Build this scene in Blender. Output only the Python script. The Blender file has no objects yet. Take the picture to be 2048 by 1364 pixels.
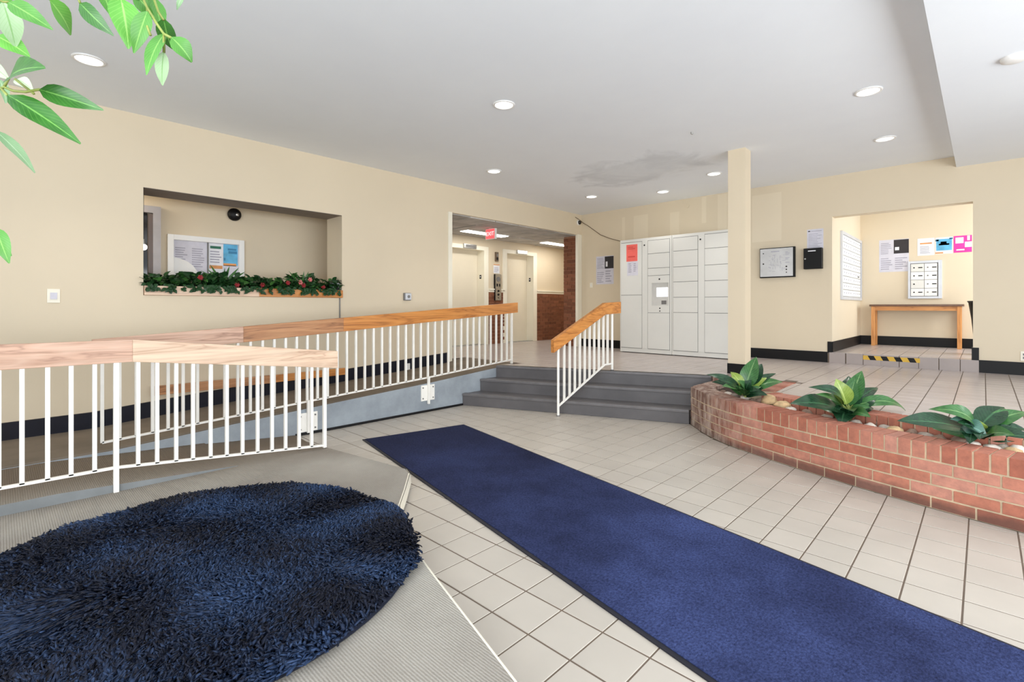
import bpy, bmesh, math, random
import numpy as np
from mathutils import Vector, Matrix, noise as mnoise

random.seed(7)
rng = np.random.default_rng(7)
SC = bpy.context.scene
COL = SC.collection
PI = math.pi

# ------------------------------------------------------------------ camera, sky, large lights, exposure
CAM_Z = 1.284
YAW = math.radians(43.782)
cam_d = bpy.data.cameras.new('camera')
cam_d.sensor_width = 36.0
cam_d.lens = 17.3145
cam_d.shift_y = -0.0332
cam_d.clip_start = 0.05
cam = bpy.data.objects.new('camera', cam_d)
cam.location = (0, 0, CAM_Z)
cam.rotation_euler = (PI / 2, 0, YAW)
COL.objects.link(cam)
SC.camera = cam

world = bpy.data.worlds.new('sky')
SC.world = world
world.use_nodes = True
wn = world.node_tree.nodes
wn['Background'].inputs[0].default_value = (0.80, 0.90, 1.0, 1)
wn['Background'].inputs[1].default_value = 1.6


def area_light(name, loc, target, sx, sy, power, color=(1, 1, 1), spread=180):
    d = bpy.data.lights.new(name, 'AREA')
    d.shape = 'RECTANGLE'
    d.size = sx
    d.size_y = sy
    d.energy = power
    d.color = color
    d.spread = math.radians(spread)
    o = bpy.data.objects.new(name, d)
    o.location = loc
    o.rotation_euler = (Vector(target) - Vector(loc)).to_track_quat('-Z', 'Y').to_euler()
    COL.objects.link(o)
    return o


# daylight through the glass front behind the camera and the window wall to the right
area_light('daylight_front', (0.7, -2.55, 1.65), (-0.6, 6, 5.6), 4.2, 2.5, 185, (0.95, 0.98, 1.0))
area_light('daylight_right', (2.85, 2.2, 1.5), (-6, 2.2, 5.2), 6.6, 1.8, 215, (0.95, 0.98, 1.0))
# daylight of the mail room window
area_light('daylight_mailroom', (1.45, 9.75, 1.9), (-1.6, 9.9, 1.55), 1.6, 1.8, 62, (0.88, 0.94, 1.0))

SC.view_settings.view_transform = 'Standard'
SC.view_settings.look = 'None'
SC.view_settings.gamma = 1.0
SC.view_settings.use_curve_mapping = False
SC.view_settings.exposure = 0.06
SC.cycles.max_bounces = 10
SC.cycles.diffuse_bounces = 6
SC.cycles.glossy_bounces = 4
SC.cycles.use_denoising = True
SC.cycles.sample_clamp_indirect = 6.0

# ------------------------------------------------------------------ helpers


def lin(c):
    out = []
    for v in c:
        v = v / 255.0
        out.append(v / 12.92 if v <= 0.04045 else ((v + 0.055) / 1.055) ** 2.4)
    return tuple(out) + (1.0,)


def set_in(node, names, val):
    for n in names:
        if n in node.inputs:
            node.inputs[n].default_value = val
            return


def base_mat(name, rgb, rough=0.5, metal=0.0, spec=0.5):
    m = bpy.data.materials.new(name)
    m.use_nodes = True
    b = m.node_tree.nodes['Principled BSDF']
    b.inputs['Base Color'].default_value = lin(rgb)
    b.inputs['Roughness'].default_value = rough
    b.inputs['Metallic'].default_value = metal
    set_in(b, ['Specular IOR Level', 'Specular'], spec)
    return m


def nd(m, t, **kw):
    n = m.node_tree.nodes.new(t)
    for k, v in kw.items():
        setattr(n, k, v)
    return n


def lk(m, a, b):
    m.node_tree.links.new(a, b)


def mixrgb(m, fac, a, b, mode='MIX'):
    n = nd(m, 'ShaderNodeMix', data_type='RGBA', blend_type=mode)
    for sock, v in ((n.inputs[0], fac), (n.inputs[6], a), (n.inputs[7], b)):
        if isinstance(v, bpy.types.NodeSocket):
            lk(m, v, sock)
        elif isinstance(v, (int, float)):
            sock.default_value = v
        else:
            sock.default_value = v
    return n.outputs[2]


def ramp(m, src, stops):
    r = nd(m, 'ShaderNodeValToRGB')
    e = r.color_ramp.elements
    while len(e) < len(stops):
        e.new(0.5)
    for i, (p, c) in enumerate(stops):
        e[i].position = p
        e[i].color = c if len(c) == 4 else lin(c)
    lk(m, src, r.inputs[0])
    return r.outputs[0]


def coords(m, kind='Object', scale=(1, 1, 1)):
    mp = nd(m, 'ShaderNodeMapping')
    mp.inputs['Scale'].default_value = scale
    if kind == 'World':
        g = nd(m, 'ShaderNodeNewGeometry')
        lk(m, g.outputs['Position'], mp.inputs[0])
    else:
        t = nd(m, 'ShaderNodeTexCoord')
        lk(m, t.outputs[kind], mp.inputs[0])
    return mp.outputs[0]


def noise_tex(m, vec, scale, detail=4, rough=0.55, dist=0.0):
    n = nd(m, 'ShaderNodeTexNoise')
    n.inputs['Scale'].default_value = scale
    n.inputs['Detail'].default_value = detail
    n.inputs['Roughness'].default_value = rough
    n.inputs['Distortion'].default_value = dist
    lk(m, vec, n.inputs['Vector'])
    return n.outputs['Fac']


def bump(m, height, strength, dist=0.01):
    b = nd(m, 'ShaderNodeBump')
    b.inputs['Strength'].default_value = strength
    b.inputs['Distance'].default_value = dist
    lk(m, height, b.inputs['Height'])
    bs = m.node_tree.nodes['Principled BSDF']
    lk(m, b.outputs[0], bs.inputs['Normal'])


def to_base(m, sock):
    lk(m, sock, m.node_tree.nodes['Principled BSDF'].inputs['Base Color'])


def shade(c, k):
    return tuple(max(0, min(255, v * k)) for v in c)


def soft_mat(name, rgb, rough=0.5, scale=3.0, amt=0.06, bscale=0, bstr=0.0, metal=0.0, spec=0.5, rand=0.0, kind='World'):
    """a plain surface with a little uneven colour and fine relief"""
    m = base_mat(name, rgb, rough, metal, spec)
    v = coords(m, kind)
    f = noise_tex(m, v, scale)
    c = ramp(m, f, [(0.3, shade(rgb, 1 - amt)), (0.7, shade(rgb, 1 + amt))])
    if rand:
        oi = nd(m, 'ShaderNodeObjectInfo')
        c2 = ramp(m, oi.outputs['Random'], [(0.0, (1 - rand,) * 3 + (1,)), (1.0, (1 + rand,) * 3 + (1,))])
        c = mixrgb(m, 1.0, c, c2, 'MULTIPLY')
    to_base(m, c)
    if bscale:
        bump(m, noise_tex(m, v, bscale, 3), bstr, 0.004)
    return m


def emit_mat(name, rgb, strength):
    m = bpy.data.materials.new(name)
    m.use_nodes = True
    b = m.node_tree.nodes['Principled BSDF']
    b.inputs['Base Color'].default_value = lin(rgb)
    set_in(b, ['Emission Color', 'Emission'], lin(rgb))
    b.inputs['Emission Strength'].default_value = strength
    return m


def wood_mat(name, light, mid, dark, axis=1, rough=0.4, scale=1.0):
    m = base_mat(name, mid, rough)
    s = [9, 9, 9]
    s[axis] = 0.9
    v = coords(m, 'Object', tuple(x * scale for x in s))
    n1 = noise_tex(m, v, 1.3, 3, 0.5, 0.6)
    w = nd(m, 'ShaderNodeMath', operation='MULTIPLY')
    lk(m, n1, w.inputs[0])
    w.inputs[1].default_value = 9.0
    fr = nd(m, 'ShaderNodeMath', operation='PINGPONG')
    lk(m, w.outputs[0], fr.inputs[0])
    fr.inputs[1].default_value = 1.0
    s2 = [60, 60, 60]
    s2[axis] = 2.5
    v2 = coords(m, 'Object', tuple(s2))
    n2 = noise_tex(m, v2, 1.0, 3)
    c1 = ramp(m, fr.outputs[0], [(0.0, dark), (0.25, mid), (0.9, light)])
    c2 = ramp(m, n2, [(0.35, shade(mid, 0.82)), (0.6, light)])
    to_base(m, mixrgb(m, 0.4, c1, c2))
    bump(m, n2, 0.08, 0.002)
    return m


WORLD_LOC = {}


class MB:
    """collects shapes given in world coordinates and links them as one mesh object"""

    def __init__(self):
        self.v, self.f, self.uv = [], [], None

    def add(self, vs, fs):
        k = len(self.v)
        self.v += [tuple(p) for p in vs]
        self.f += [tuple(i + k for i in f) for f in fs]
        return self

    def box(self, x0, x1, y0, y1, z0, z1):
        return self.add([(x0, y0, z0), (x1, y0, z0), (x1, y1, z0), (x0, y1, z0), (x0, y0, z1), (x1, y0, z1), (x1, y1, z1), (x0, y1, z1)],
                        [(3, 2, 1, 0), (4, 5, 6, 7), (0, 1, 5, 4), (1, 2, 6, 5), (2, 3, 7, 6), (3, 0, 4, 7)])

    def obox(self, c, ax, ay, az):
        """box from centre and three half-axis vectors"""
        c, ax, ay, az = Vector(c), Vector(ax), Vector(ay), Vector(az)
        vs = [c + sx * ax + sy * ay + sz * az for sz in (-1, 1) for sx, sy in ((-1, -1), (1, -1), (1, 1), (-1, 1))]
        return self.add(vs, [(3, 2, 1, 0), (4, 5, 6, 7), (0, 1, 5, 4), (1, 2, 6, 5), (2, 3, 7, 6), (3, 0, 4, 7)])

    def bar(self, p0, p1, w, h, up=(0, 0, 1), shear=True):
        """straight bar of width w and height h; ends stay vertical when shear"""
        p0, p1, up = Vector(p0), Vector(p1), Vector(up)
        d = (p1 - p0).normalized()
        s = d.cross(up).normalized() * w / 2
        u = (up if shear else s.cross(d).normalized()) * h / 2
        vs = [p0 - s - u, p0 + s - u, p0 + s + u, p0 - s + u, p1 - s - u, p1 + s - u, p1 + s + u, p1 - s + u]
        return self.add(vs, [(0, 1, 2, 3), (7, 6, 5, 4), (0, 4, 5, 1), (1, 5, 6, 2), (2, 6, 7, 3), (3, 7, 4, 0)])

    def prism(self, poly, z0, z1):
        n = len(poly)
        a = sum(poly[i][0] * poly[(i + 1) % n][1] - poly[(i + 1) % n][0] * poly[i][1] for i in range(n))
        if a < 0:
            poly = poly[::-1]
        vs = [(p[0], p[1], z0) for p in poly] + [(p[0], p[1], z1) for p in poly]
        return self.add(vs, [tuple(range(n))[::-1], tuple(range(n, 2 * n))] + [(i, (i + 1) % n, n + (i + 1) % n, n + i) for i in range(n)])

    def cyl(self, p0, p1, r0, r1=None, n=12, caps=True):
        r1 = r0 if r1 is None else r1
        p0, p1 = Vector(p0), Vector(p1)
        d = (p1 - p0).normalized()
        a = d.orthogonal().normalized()
        b = d.cross(a)
        vs = []
        for p, r in ((p0, r0), (p1, r1)):
            vs += [p + r * (math.cos(2 * PI * i / n) * a + math.sin(2 * PI * i / n) * b) for i in range(n)]
        fs = [(i, (i + 1) % n, n + (i + 1) % n, n + i) for i in range(n)]
        if caps:
            fs += [tuple(range(n))[::-1], tuple(range(n, 2 * n))]
        return self.add(vs, fs)

    def tube(self, pts, r, n=6):
        pts = [Vector(p) for p in pts]
        vs, fs = [], []
        ref = None
        for i, p in enumerate(pts):
            d = (pts[min(i + 1, len(pts) - 1)] - pts[max(i - 1, 0)]).normalized()
            a = d.orthogonal().normalized() if ref is None else (ref - ref.dot(d) * d).normalized()
            ref = a
            b = d.cross(a)
            rr = r[i] if isinstance(r, (list, tuple)) else r
            vs += [p + rr * (math.cos(2 * PI * k / n) * a + math.sin(2 * PI * k / n) * b) for k in range(n)]
        for i in range(len(pts) - 1):
            fs += [(i * n + k, i * n + (k + 1) % n, (i + 1) * n + (k + 1) % n, (i + 1) * n + k) for k in range(n)]
        fs += [tuple(range(n))[::-1], tuple((len(pts) - 1) * n + k for k in range(n))]
        return self.add(vs, fs)

    def ball(self, c, rx, ry=None, rz=None, nu=14, nv=8, fn=None):
        ry = rx if ry is None else ry
        rz = rx if rz is None else rz
        vs = [(c[0], c[1], c[2] - rz)]
        for j in range(1, nv):
            t = PI * j / nv
            for i in range(nu):
                p = 2 * PI * i / nu
                q = Vector((math.sin(t) * math.cos(p), math.sin(t) * math.sin(p), -math.cos(t)))
                k = fn(q) if fn else 1.0
                vs.append((c[0] + rx * q.x * k, c[1] + ry * q.y * k, c[2] + rz * q.z * k))
        vs.append((c[0], c[1], c[2] + rz))
        fs = [(0, 1 + (i + 1) % nu, 1 + i) for i in range(nu)]
        for j in range(nv - 2):
            a = 1 + j * nu
            fs += [(a + i, a + (i + 1) % nu, a + nu + (i + 1) % nu, a + nu + i) for i in range(nu)]
        a = 1 + (nv - 2) * nu
        fs += [(a + i, a + (i + 1) % nu, len(vs) - 1) for i in range(nu)]
        return self.add(vs, fs)

    def lathe(self, c, prof, n=24):
        vs, fs = [], []
        for r, z in prof:
            vs += [(c[0] + r * math.cos(2 * PI * i / n), c[1] + r * math.sin(2 * PI * i / n), c[2] + z) for i in range(n)]
        for j in range(len(prof) - 1):
            fs += [(j * n + i, j * n + (i + 1) % n, (j + 1) * n + (i + 1) % n, (j + 1) * n + i) for i in range(n)]
        return self.add(vs, fs)

    def build(self, name, mat, parent=None, origin=None, smooth=False, bevel=0.0):
        if origin is None:
            xs, ys, zs = zip(*self.v)
            origin = ((min(xs) + max(xs)) / 2, (min(ys) + max(ys)) / 2, min(zs))
        origin = Vector(origin)
        me = bpy.data.meshes.new(name)
        me.from_pydata([tuple(Vector(p) - origin) for p in self.v], [], self.f)
        if self.uv:
            ul = me.uv_layers.new(name='UVMap')
            for lp in me.loops:
                ul.data[lp.index].uv = self.uv[lp.vertex_index]
        if bevel:
            bm = bmesh.new()
            bm.from_mesh(me)
            bmesh.ops.bevel(bm, geom=[e for e in bm.edges if len(e.link_faces) == 2 and e.calc_face_angle(0) > 0.6], offset=bevel, segments=2, affect='EDGES', profile=0.7)
            bm.to_mesh(me)
            bm.free()
        if smooth:
            me.polygons.foreach_set('use_smooth', [True] * len(me.polygons))
        me.materials.append(mat)
        return put(name, me, origin, parent)


def put(name, me, loc, parent=None, rotz=0.0, rot=None):
    o = bpy.data.objects.new(name, me)
    COL.objects.link(o)
    loc = Vector(loc)
    if parent:
        o.parent = parent
        o.location = loc - WORLD_LOC[parent.name]
    else:
        o.location = loc
    if rot:
        o.rotation_euler = rot
    elif rotz:
        o.rotation_euler = (0, 0, rotz)
    WORLD_LOC[o.name] = loc
    return o


def thing(name, label, cat, loc, group=None):
    o = put(name, None, loc)
    return tag(o, label, cat, group)


def tag(o, label, cat, group=None, kind=None):
    o['label'] = label
    o['category'] = cat
    if group:
        o['group'] = group
    if kind:
        o['kind'] = kind
    return o


def struct(o, kind='structure'):
    o['kind'] = kind
    return o


def catmull(pts, n=8):
    out = []
    P = [Vector(p) for p in pts]
    P = [2 * P[0] - P[1]] + P + [2 * P[-1] - P[-2]]
    for i in range(1, len(P) - 2):
        for k in range(n):
            t = k / n
            a, b, c, d = P[i - 1], P[i], P[i + 1], P[i + 2]
            out.append(0.5 * ((2 * b) + (-a + c) * t + (2 * a - 5 * b + 4 * c - d) * t * t + (-a + 3 * b - 3 * c + d) * t ** 3))
    out.append(P[-2])
    return out


class Path:
    """a 2-d polyline walked by arc length"""

    def __init__(self, pts):
        self.p = [Vector((q[0], q[1])) for q in pts]
        self.s = [0.0]
        for a, b in zip(self.p, self.p[1:]):
            self.s.append(self.s[-1] + (b - a).length)
        self.len = self.s[-1]

    def at(self, s):
        s = max(0.0, min(self.len - 1e-6, s))
        for i in range(len(self.s) - 1):
            if self.s[i + 1] > s:
                t = (s - self.s[i]) / (self.s[i + 1] - self.s[i])
                return self.p[i].lerp(self.p[i + 1], t)
        return self.p[-1]

    def tan(self, s, e=0.05):
        return (self.at(min(s + e, self.len)) - self.at(max(s - e, 0))).normalized()


def inside(p, poly):
    r = False
    n = len(poly)
    for i in range(n):
        (x0, y0), (x1, y1) = poly[i], poly[(i + 1) % n]
        if (y0 > p[1]) != (y1 > p[1]) and p[0] < (x1 - x0) * (p[1] - y0) / (y1 - y0) + x0:
            r = not r
    return r


def clip_cell(cell, poly):
    """cut a tile's outline by the edges of the floor's outline (counter-clockwise) that cross it"""
    n = len(poly)
    cx = sum(p[0] for p in cell) / 4
    cy = sum(p[1] for p in cell) / 4
    out = cell
    for i in range(n):
        a, b = Vector(poly[i]), Vector(poly[(i + 1) % n])
        e = b - a
        L = e.length
        if L < 1e-6:
            continue
        t = max(0, min(1, (Vector((cx, cy)) - a).dot(e) / L / L))
        if (a + e * t - Vector((cx, cy))).length > 0.16:
            continue
        nrm = Vector((-e.y, e.x)) / L
        res = []
        for k in range(len(out)):
            p, q = Vector(out[k]), Vector(out[(k + 1) % len(out)])
            dp, dq = (p - a).dot(nrm), (q - a).dot(nrm)
            if dp >= 0:
                res.append(tuple(p))
            if dp * dq < 0:
                res.append(tuple(p + (q - p) * dp / (dp - dq)))
        out = res
        if len(out) < 3:
            return []
    return out


# heights of the two floor levels and of the ceiling
ZU, ZC = 0.468, 3.21
XL, YB = -6.10, 8.47     # left wall, back wall

# ------------------------------------------------------------------ materials
WALL = (221, 206, 180)
m_wall = soft_mat('wall_paint', WALL, 0.6, 0.8, 0.012, 60, 0.05)
m_wall_light = soft_mat('painted_window_light', (228, 214, 189), 0.6, 0.8, 0.012, 60, 0.05)  # paler wall colour for the painted patches of window light
m_cream = soft_mat('cream_gloss', (240, 234, 216), 0.4, 2, 0.015)
m_rampside1 = soft_mat('grey_kerb_carpet', (128, 131, 132), 0.9, 3, 0.08, 140, 0.3, spec=0.1)
m_doorc = soft_mat('lift_door_cream', (228, 218, 197), 0.4, 2, 0.012)
m_white = soft_mat('white_paint', (240, 239, 236), 0.4, 2, 0.015)
m_railw = soft_mat('white_rail_enamel', (246, 243, 236), 0.35, 8, 0.02)
m_navy = soft_mat('navy_skirting_vinyl', (17, 18, 32), 0.45, 6, 0.12, spec=0.3)
m_black = soft_mat('black_plastic', (13, 12, 14), 0.5, 6, 0.1, spec=0.3)
m_grey = soft_mat('grey_plastic', (120, 118, 116), 0.45, 6, 0.05)
m_locker = soft_mat('locker_enamel', (226, 225, 219), 0.38, 2, 0.01)
m_lockgap = soft_mat('locker_shadow_gap', (120, 119, 116), 0.6, 2, 0.02)
m_paper = soft_mat('white_paper', (236, 236, 240), 0.7, 9, 0.02)
m_paper2 = soft_mat('grey_paper', (214, 212, 222), 0.7, 9, 0.03)
m_ink = soft_mat('pale_print', (170, 168, 182), 0.7, 9, 0.05)
m_dink = soft_mat('dark_print', (48, 44, 46), 0.7, 9, 0.05)
m_steel = soft_mat('brushed_steel', (178, 178, 176), 0.3, 30, 0.05, metal=0.9)
m_alu = soft_mat('painted_aluminium', (206, 209, 215), 0.35, 8, 0.02, metal=0.2)
m_mortar = soft_mat('mortar', (206, 186, 156), 0.9, 14, 0.08, 150, 0.3)
m_mortard = soft_mat('brown_mortar', (158, 116, 88), 0.9, 14, 0.08, 150, 0.3)
m_grout = soft_mat('tile_grout', (112, 97, 84), 0.9, 4, 0.06)
m_red = soft_mat('red_paper', (242, 108, 98), 0.7, 9, 0.03)
m_glass = base_mat('dark_glass', (30, 26, 24), 0.06)
m_soil = soft_mat('dark_soil', (58, 42, 34), 0.95, 30, 0.3, 60, 0.8)
m_step = soft_mat('grey_step_rubber', (94, 91, 92), 0.42, 3, 0.08, 120, 0.1)
m_stepnose = soft_mat('worn_step_edge', (106, 103, 104), 0.4, 5, 0.1, 120, 0.1)

# ceiling: white, with the blotchy water-damage repair near the column
m_ceil = base_mat('ceiling_paint', (240, 243, 247), 0.75)
_v = coords(m_ceil, 'World')
_n = noise_tex(m_ceil, _v, 1.1, 5, 0.6)
_mp = nd(m_ceil, 'ShaderNodeMapping')
_mp.inputs['Location'].default_value = (3.55, -6.25, -ZC)
_g = nd(m_ceil, 'ShaderNodeNewGeometry')
lk(m_ceil, _g.outputs['Position'], _mp.inputs[0])
_mp.vector_type = 'POINT'
_sc = nd(m_ceil, 'ShaderNodeVectorMath', operation='MULTIPLY')
lk(m_ceil, _mp.outputs[0], _sc.inputs[0])
_sc.inputs[1].default_value = (0.95, 1.35, 1)
_ln = nd(m_ceil, 'ShaderNodeVectorMath', operation='LENGTH')
lk(m_ceil, _sc.outputs[0], _ln.inputs[0])
_n2 = noise_tex(m_ceil, _v, 1.7, 5, 0.6, 0.8)
_ad = nd(m_ceil, 'ShaderNodeMath', operation='MULTIPLY_ADD')
lk(m_ceil, _n2, _ad.inputs[0])
_ad.inputs[1].default_value = 1.5
lk(m_ceil, _ln.outputs['Value'], _ad.inputs[2])
_mask = ramp(m_ceil, _ad.outputs[0], [(0.0, (1, 1, 1, 1)), (0.0, (1, 1, 1, 1)), (1.0, (0, 0, 0, 1))])
_rm = nd(m_ceil, 'ShaderNodeMapRange')
lk(m_ceil, _ad.outputs[0], _rm.inputs[0])
_rm.inputs[1].default_value = 1.42
_rm.inputs[2].default_value = 1.72
_rm.inputs[3].default_value = 1.0
_rm.inputs[4].default_value = 0.0
_cb = ramp(m_ceil, _n, [(0.3, (238, 242, 247)), (0.7, (242, 246, 250))])
_cs = ramp(m_ceil, _n2, [(0.3, (214, 218, 223)), (0.62, (230, 234, 238))])
to_base(m_ceil, mixrgb(m_ceil, _rm.outputs[0], _cb, _cs))
_hm = nd(m_ceil, 'ShaderNodeMath', operation='MULTIPLY')
lk(m_ceil, _rm.outputs[0], _hm.inputs[0])
lk(m_ceil, _n2, _hm.inputs[1])
bump(m_ceil, _hm.outputs[0], 0.35, 0.03)


def tile_mat(name, rgb, rough):
    m = soft_mat(name, rgb, rough, 2.2, 0.025, 0, 0, rand=0.035)
    b = m.node_tree.nodes['Principled BSDF']
    v = coords(m, 'World')
    return m


m_tile = tile_mat('beige_quarry_tile', (190, 182, 171), 0.36)
m_riser = tile_mat('shaded_riser_tile', (166, 154, 149), 0.35)  # darker copy of the landing tile; the risers' shading is put into the colour
m_tile_u = tile_mat('landing_quarry_tile', (190, 179, 174), 0.27)


def brick_mat(name, a, b, c, dirty=False):
    m = base_mat(name, a, 0.85)
    v = coords(m, 'World')
    oi = nd(m, 'ShaderNodeObjectInfo')
    c1 = ramp(m, oi.outputs['Random'], [(0.0, a), (0.5, b), (1.0, c)])
    n = noise_tex(m, v, 22, 5, 0.65)
    c2 = ramp(m, n, [(0.25, (0.72, 0.72, 0.74, 1)), (0.7, (1.12, 1.1, 1.08, 1))])
    col = mixrgb(m, 1.0, c1, c2, 'MULTIPLY')
    if dirty:
        # grime at the foot of the wall and whitish bloom at its stair end
        g = nd(m, 'ShaderNodeNewGeometry')
        sx = nd(m, 'ShaderNodeSeparateXYZ')
        lk(m, g.outputs['Position'], sx.inputs[0])
        n3 = noise_tex(m, v, 7, 4)
        z = nd(m, 'ShaderNodeMath', operation='MULTIPLY_ADD')
        lk(m, n3, z.inputs[0])
        z.inputs[1].default_value = 0.10
        lk(m, sx.outputs['Z'], z.inputs[2])
        gm = nd(m, 'ShaderNodeMapRange')
        lk(m, z.outputs[0], gm.inputs[0])
        gm.inputs[1].default_value = 0.085
        gm.inputs[2].default_value = 0.15
        gm.inputs[3].default_value = 0.75
        gm.inputs[4].default_value = 0.0
        col = mixrgb(m, gm.outputs[0], col, lin((86, 62, 54)))
        x = nd(m, 'ShaderNodeMath', operation='MULTIPLY_ADD')
        lk(m, n3, x.inputs[0])
        x.inputs[1].default_value = 0.5
        lk(m, sx.outputs['X'], x.inputs[2])
        xm = nd(m, 'ShaderNodeMapRange')
        lk(m, x.outputs[0], xm.inputs[0])
        xm.inputs[1].default_value = -1.75
        xm.inputs[2].default_value = -1.15
        xm.inputs[3].default_value = 0.8
        xm.inputs[4].default_value = 0.0
        bl = ramp(m, noise_tex(m, coords(m, 'World', (14, 14, 4)), 1.5, 4), [(0.38, (92, 70, 60)), (0.66, (190, 178, 166))])
        col = mixrgb(m, xm.outputs[0], col, bl)
    to_base(m, col)
    bump(m, noise_tex(m, v, 70, 4), 0.35, 0.004)
    return m


m_brick = brick_mat('salmon_brick', (166, 98, 78), (186, 120, 98), (200, 142, 124), True)
m_brickd = brick_mat('brown_brick', (112, 66, 44), (128, 78, 52), (140, 88, 62))

# carpets
m_carpet = base_mat('beige_loop_carpet', (186, 178, 163), 0.95, spec=0.1)
_v = coords(m_carpet, 'World')
_big = noise_tex(m_carpet, _v, 1.2, 4)
_c = ramp(m_carpet, _big, [(0.32, (152, 145, 136)), (0.7, (180, 175, 166))])
_w = nd(m_carpet, 'ShaderNodeTexWave', wave_type='BANDS', bands_direction='Y')
_w.inputs['Scale'].default_value = 30
_w.inputs['Distortion'].default_value = 1.2
_w.inputs['Detail'].default_value = 2
_w.inputs['Detail Scale'].default_value = 4
lk(m_carpet, _v, _w.inputs['Vector'])
_f = noise_tex(m_carpet, _v, 170, 3)
_hh = nd(m_carpet, 'ShaderNodeMath', operation='ADD')
lk(m_carpet, _w.outputs['Fac'], _hh.inputs[0])
lk(m_carpet, _f, _hh.inputs[1])
_sp = ramp(m_carpet, _hh.outputs[0], [(0.3, (0.85, 0.845, 0.83, 1)), (1.0, (1.04, 1.04, 1.04, 1))])
# shade behind the front rail, put into the carpet colour as a browner tone
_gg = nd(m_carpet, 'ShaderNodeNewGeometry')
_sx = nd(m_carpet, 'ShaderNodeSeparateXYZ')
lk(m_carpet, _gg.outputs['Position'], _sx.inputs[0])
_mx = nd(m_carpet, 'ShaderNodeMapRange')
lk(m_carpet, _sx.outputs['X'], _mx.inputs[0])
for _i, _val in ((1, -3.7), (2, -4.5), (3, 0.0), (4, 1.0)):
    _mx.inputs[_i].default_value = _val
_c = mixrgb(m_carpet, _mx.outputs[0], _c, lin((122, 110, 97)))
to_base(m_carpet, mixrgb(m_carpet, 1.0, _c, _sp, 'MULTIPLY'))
bump(m_carpet, _hh.outputs[0], 0.5, 0.006)

m_rampcarpet = soft_mat('brown_ramp_carpet', (126, 115, 102), 0.95, 2.5, 0.07, 160, 0.4, spec=0.1)  # brown tone carries the shade of the railing on the ramp
m_rampside = base_mat('blue_grey_ramp_carpet', (122, 130, 138), 0.9, spec=0.15)
_v = coords(m_rampside, 'World')
to_base(m_rampside, ramp(m_rampside, noise_tex(m_rampside, _v, 2.6, 6, 0.65), [(0.3, (140, 147, 154)), (0.7, (168, 176, 183))]))
bump(m_rampside, noise_tex(m_rampside, _v, 140, 3), 0.3, 0.004)

m_runner = base_mat('navy_runner_pile', (58, 70, 120), 0.95, spec=0.1)
_v = coords(m_runner, 'World')
_a = noise_tex(m_runner, _v, 1.3, 5, 0.6)
_b = noise_tex(m_runner, coords(m_runner, 'World', (1.5, 1, 1)), 70, 4, 0.75)
_c = ramp(m_runner, _a, [(0.32, (33, 38, 66)), (0.68, (60, 71, 114))])
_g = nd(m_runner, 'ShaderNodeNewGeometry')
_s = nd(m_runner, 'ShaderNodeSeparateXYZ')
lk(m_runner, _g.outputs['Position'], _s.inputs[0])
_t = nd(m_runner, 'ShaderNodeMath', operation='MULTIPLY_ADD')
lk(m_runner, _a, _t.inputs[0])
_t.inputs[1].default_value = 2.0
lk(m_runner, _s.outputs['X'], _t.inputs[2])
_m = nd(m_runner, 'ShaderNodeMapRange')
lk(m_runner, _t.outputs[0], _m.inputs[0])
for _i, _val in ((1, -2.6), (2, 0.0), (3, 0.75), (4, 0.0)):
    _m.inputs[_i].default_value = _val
_c = mixrgb(m_runner, _m.outputs[0], _c, lin((34, 37, 60)))     # darker far end: mottled stain, with its weaker light painted in
_c2 = ramp(m_runner, _b, [(0.3, (0.45, 0.45, 0.5, 1)), (0.68, (1.65, 1.65, 1.6, 1))])
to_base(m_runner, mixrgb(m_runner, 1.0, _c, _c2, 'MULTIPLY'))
bump(m_runner, _b, 0.7, 0.008)
m_runner_edge = soft_mat('black_rubber_edge', (22, 23, 36), 0.6, 9, 0.1)

m_pile = base_mat('navy_shag_yarn', (30, 46, 82), 0.6, spec=0.3)
_at = nd(m_pile, 'ShaderNodeAttribute')
_at.attribute_name = 'yarn'
to_base(m_pile, _at.outputs['Color'])
m_rugback = soft_mat('rug_backing', (20, 26, 44), 0.95, 20, 0.15)

# wood; the mixed light's colour cast is put into the pale and pinkish oaks
m_oak_pale = wood_mat('pale_light_cast_oak', (238, 208, 180), (226, 190, 160), (190, 148, 120))
m_oak_pink = wood_mat('pinkish_oak', (222, 184, 160), (204, 160, 134), (156, 112, 90))
m_oak_mid = wood_mat('brown_oak', (196, 142, 96), (176, 118, 74), (126, 80, 48))
m_oak = wood_mat('orange_oak', (216, 146, 74), (198, 124, 56), (150, 88, 36))
m_oak_x = wood_mat('orange_oak_crosswise', (222, 158, 92), (208, 140, 76), (168, 104, 52), axis=0)


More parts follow.
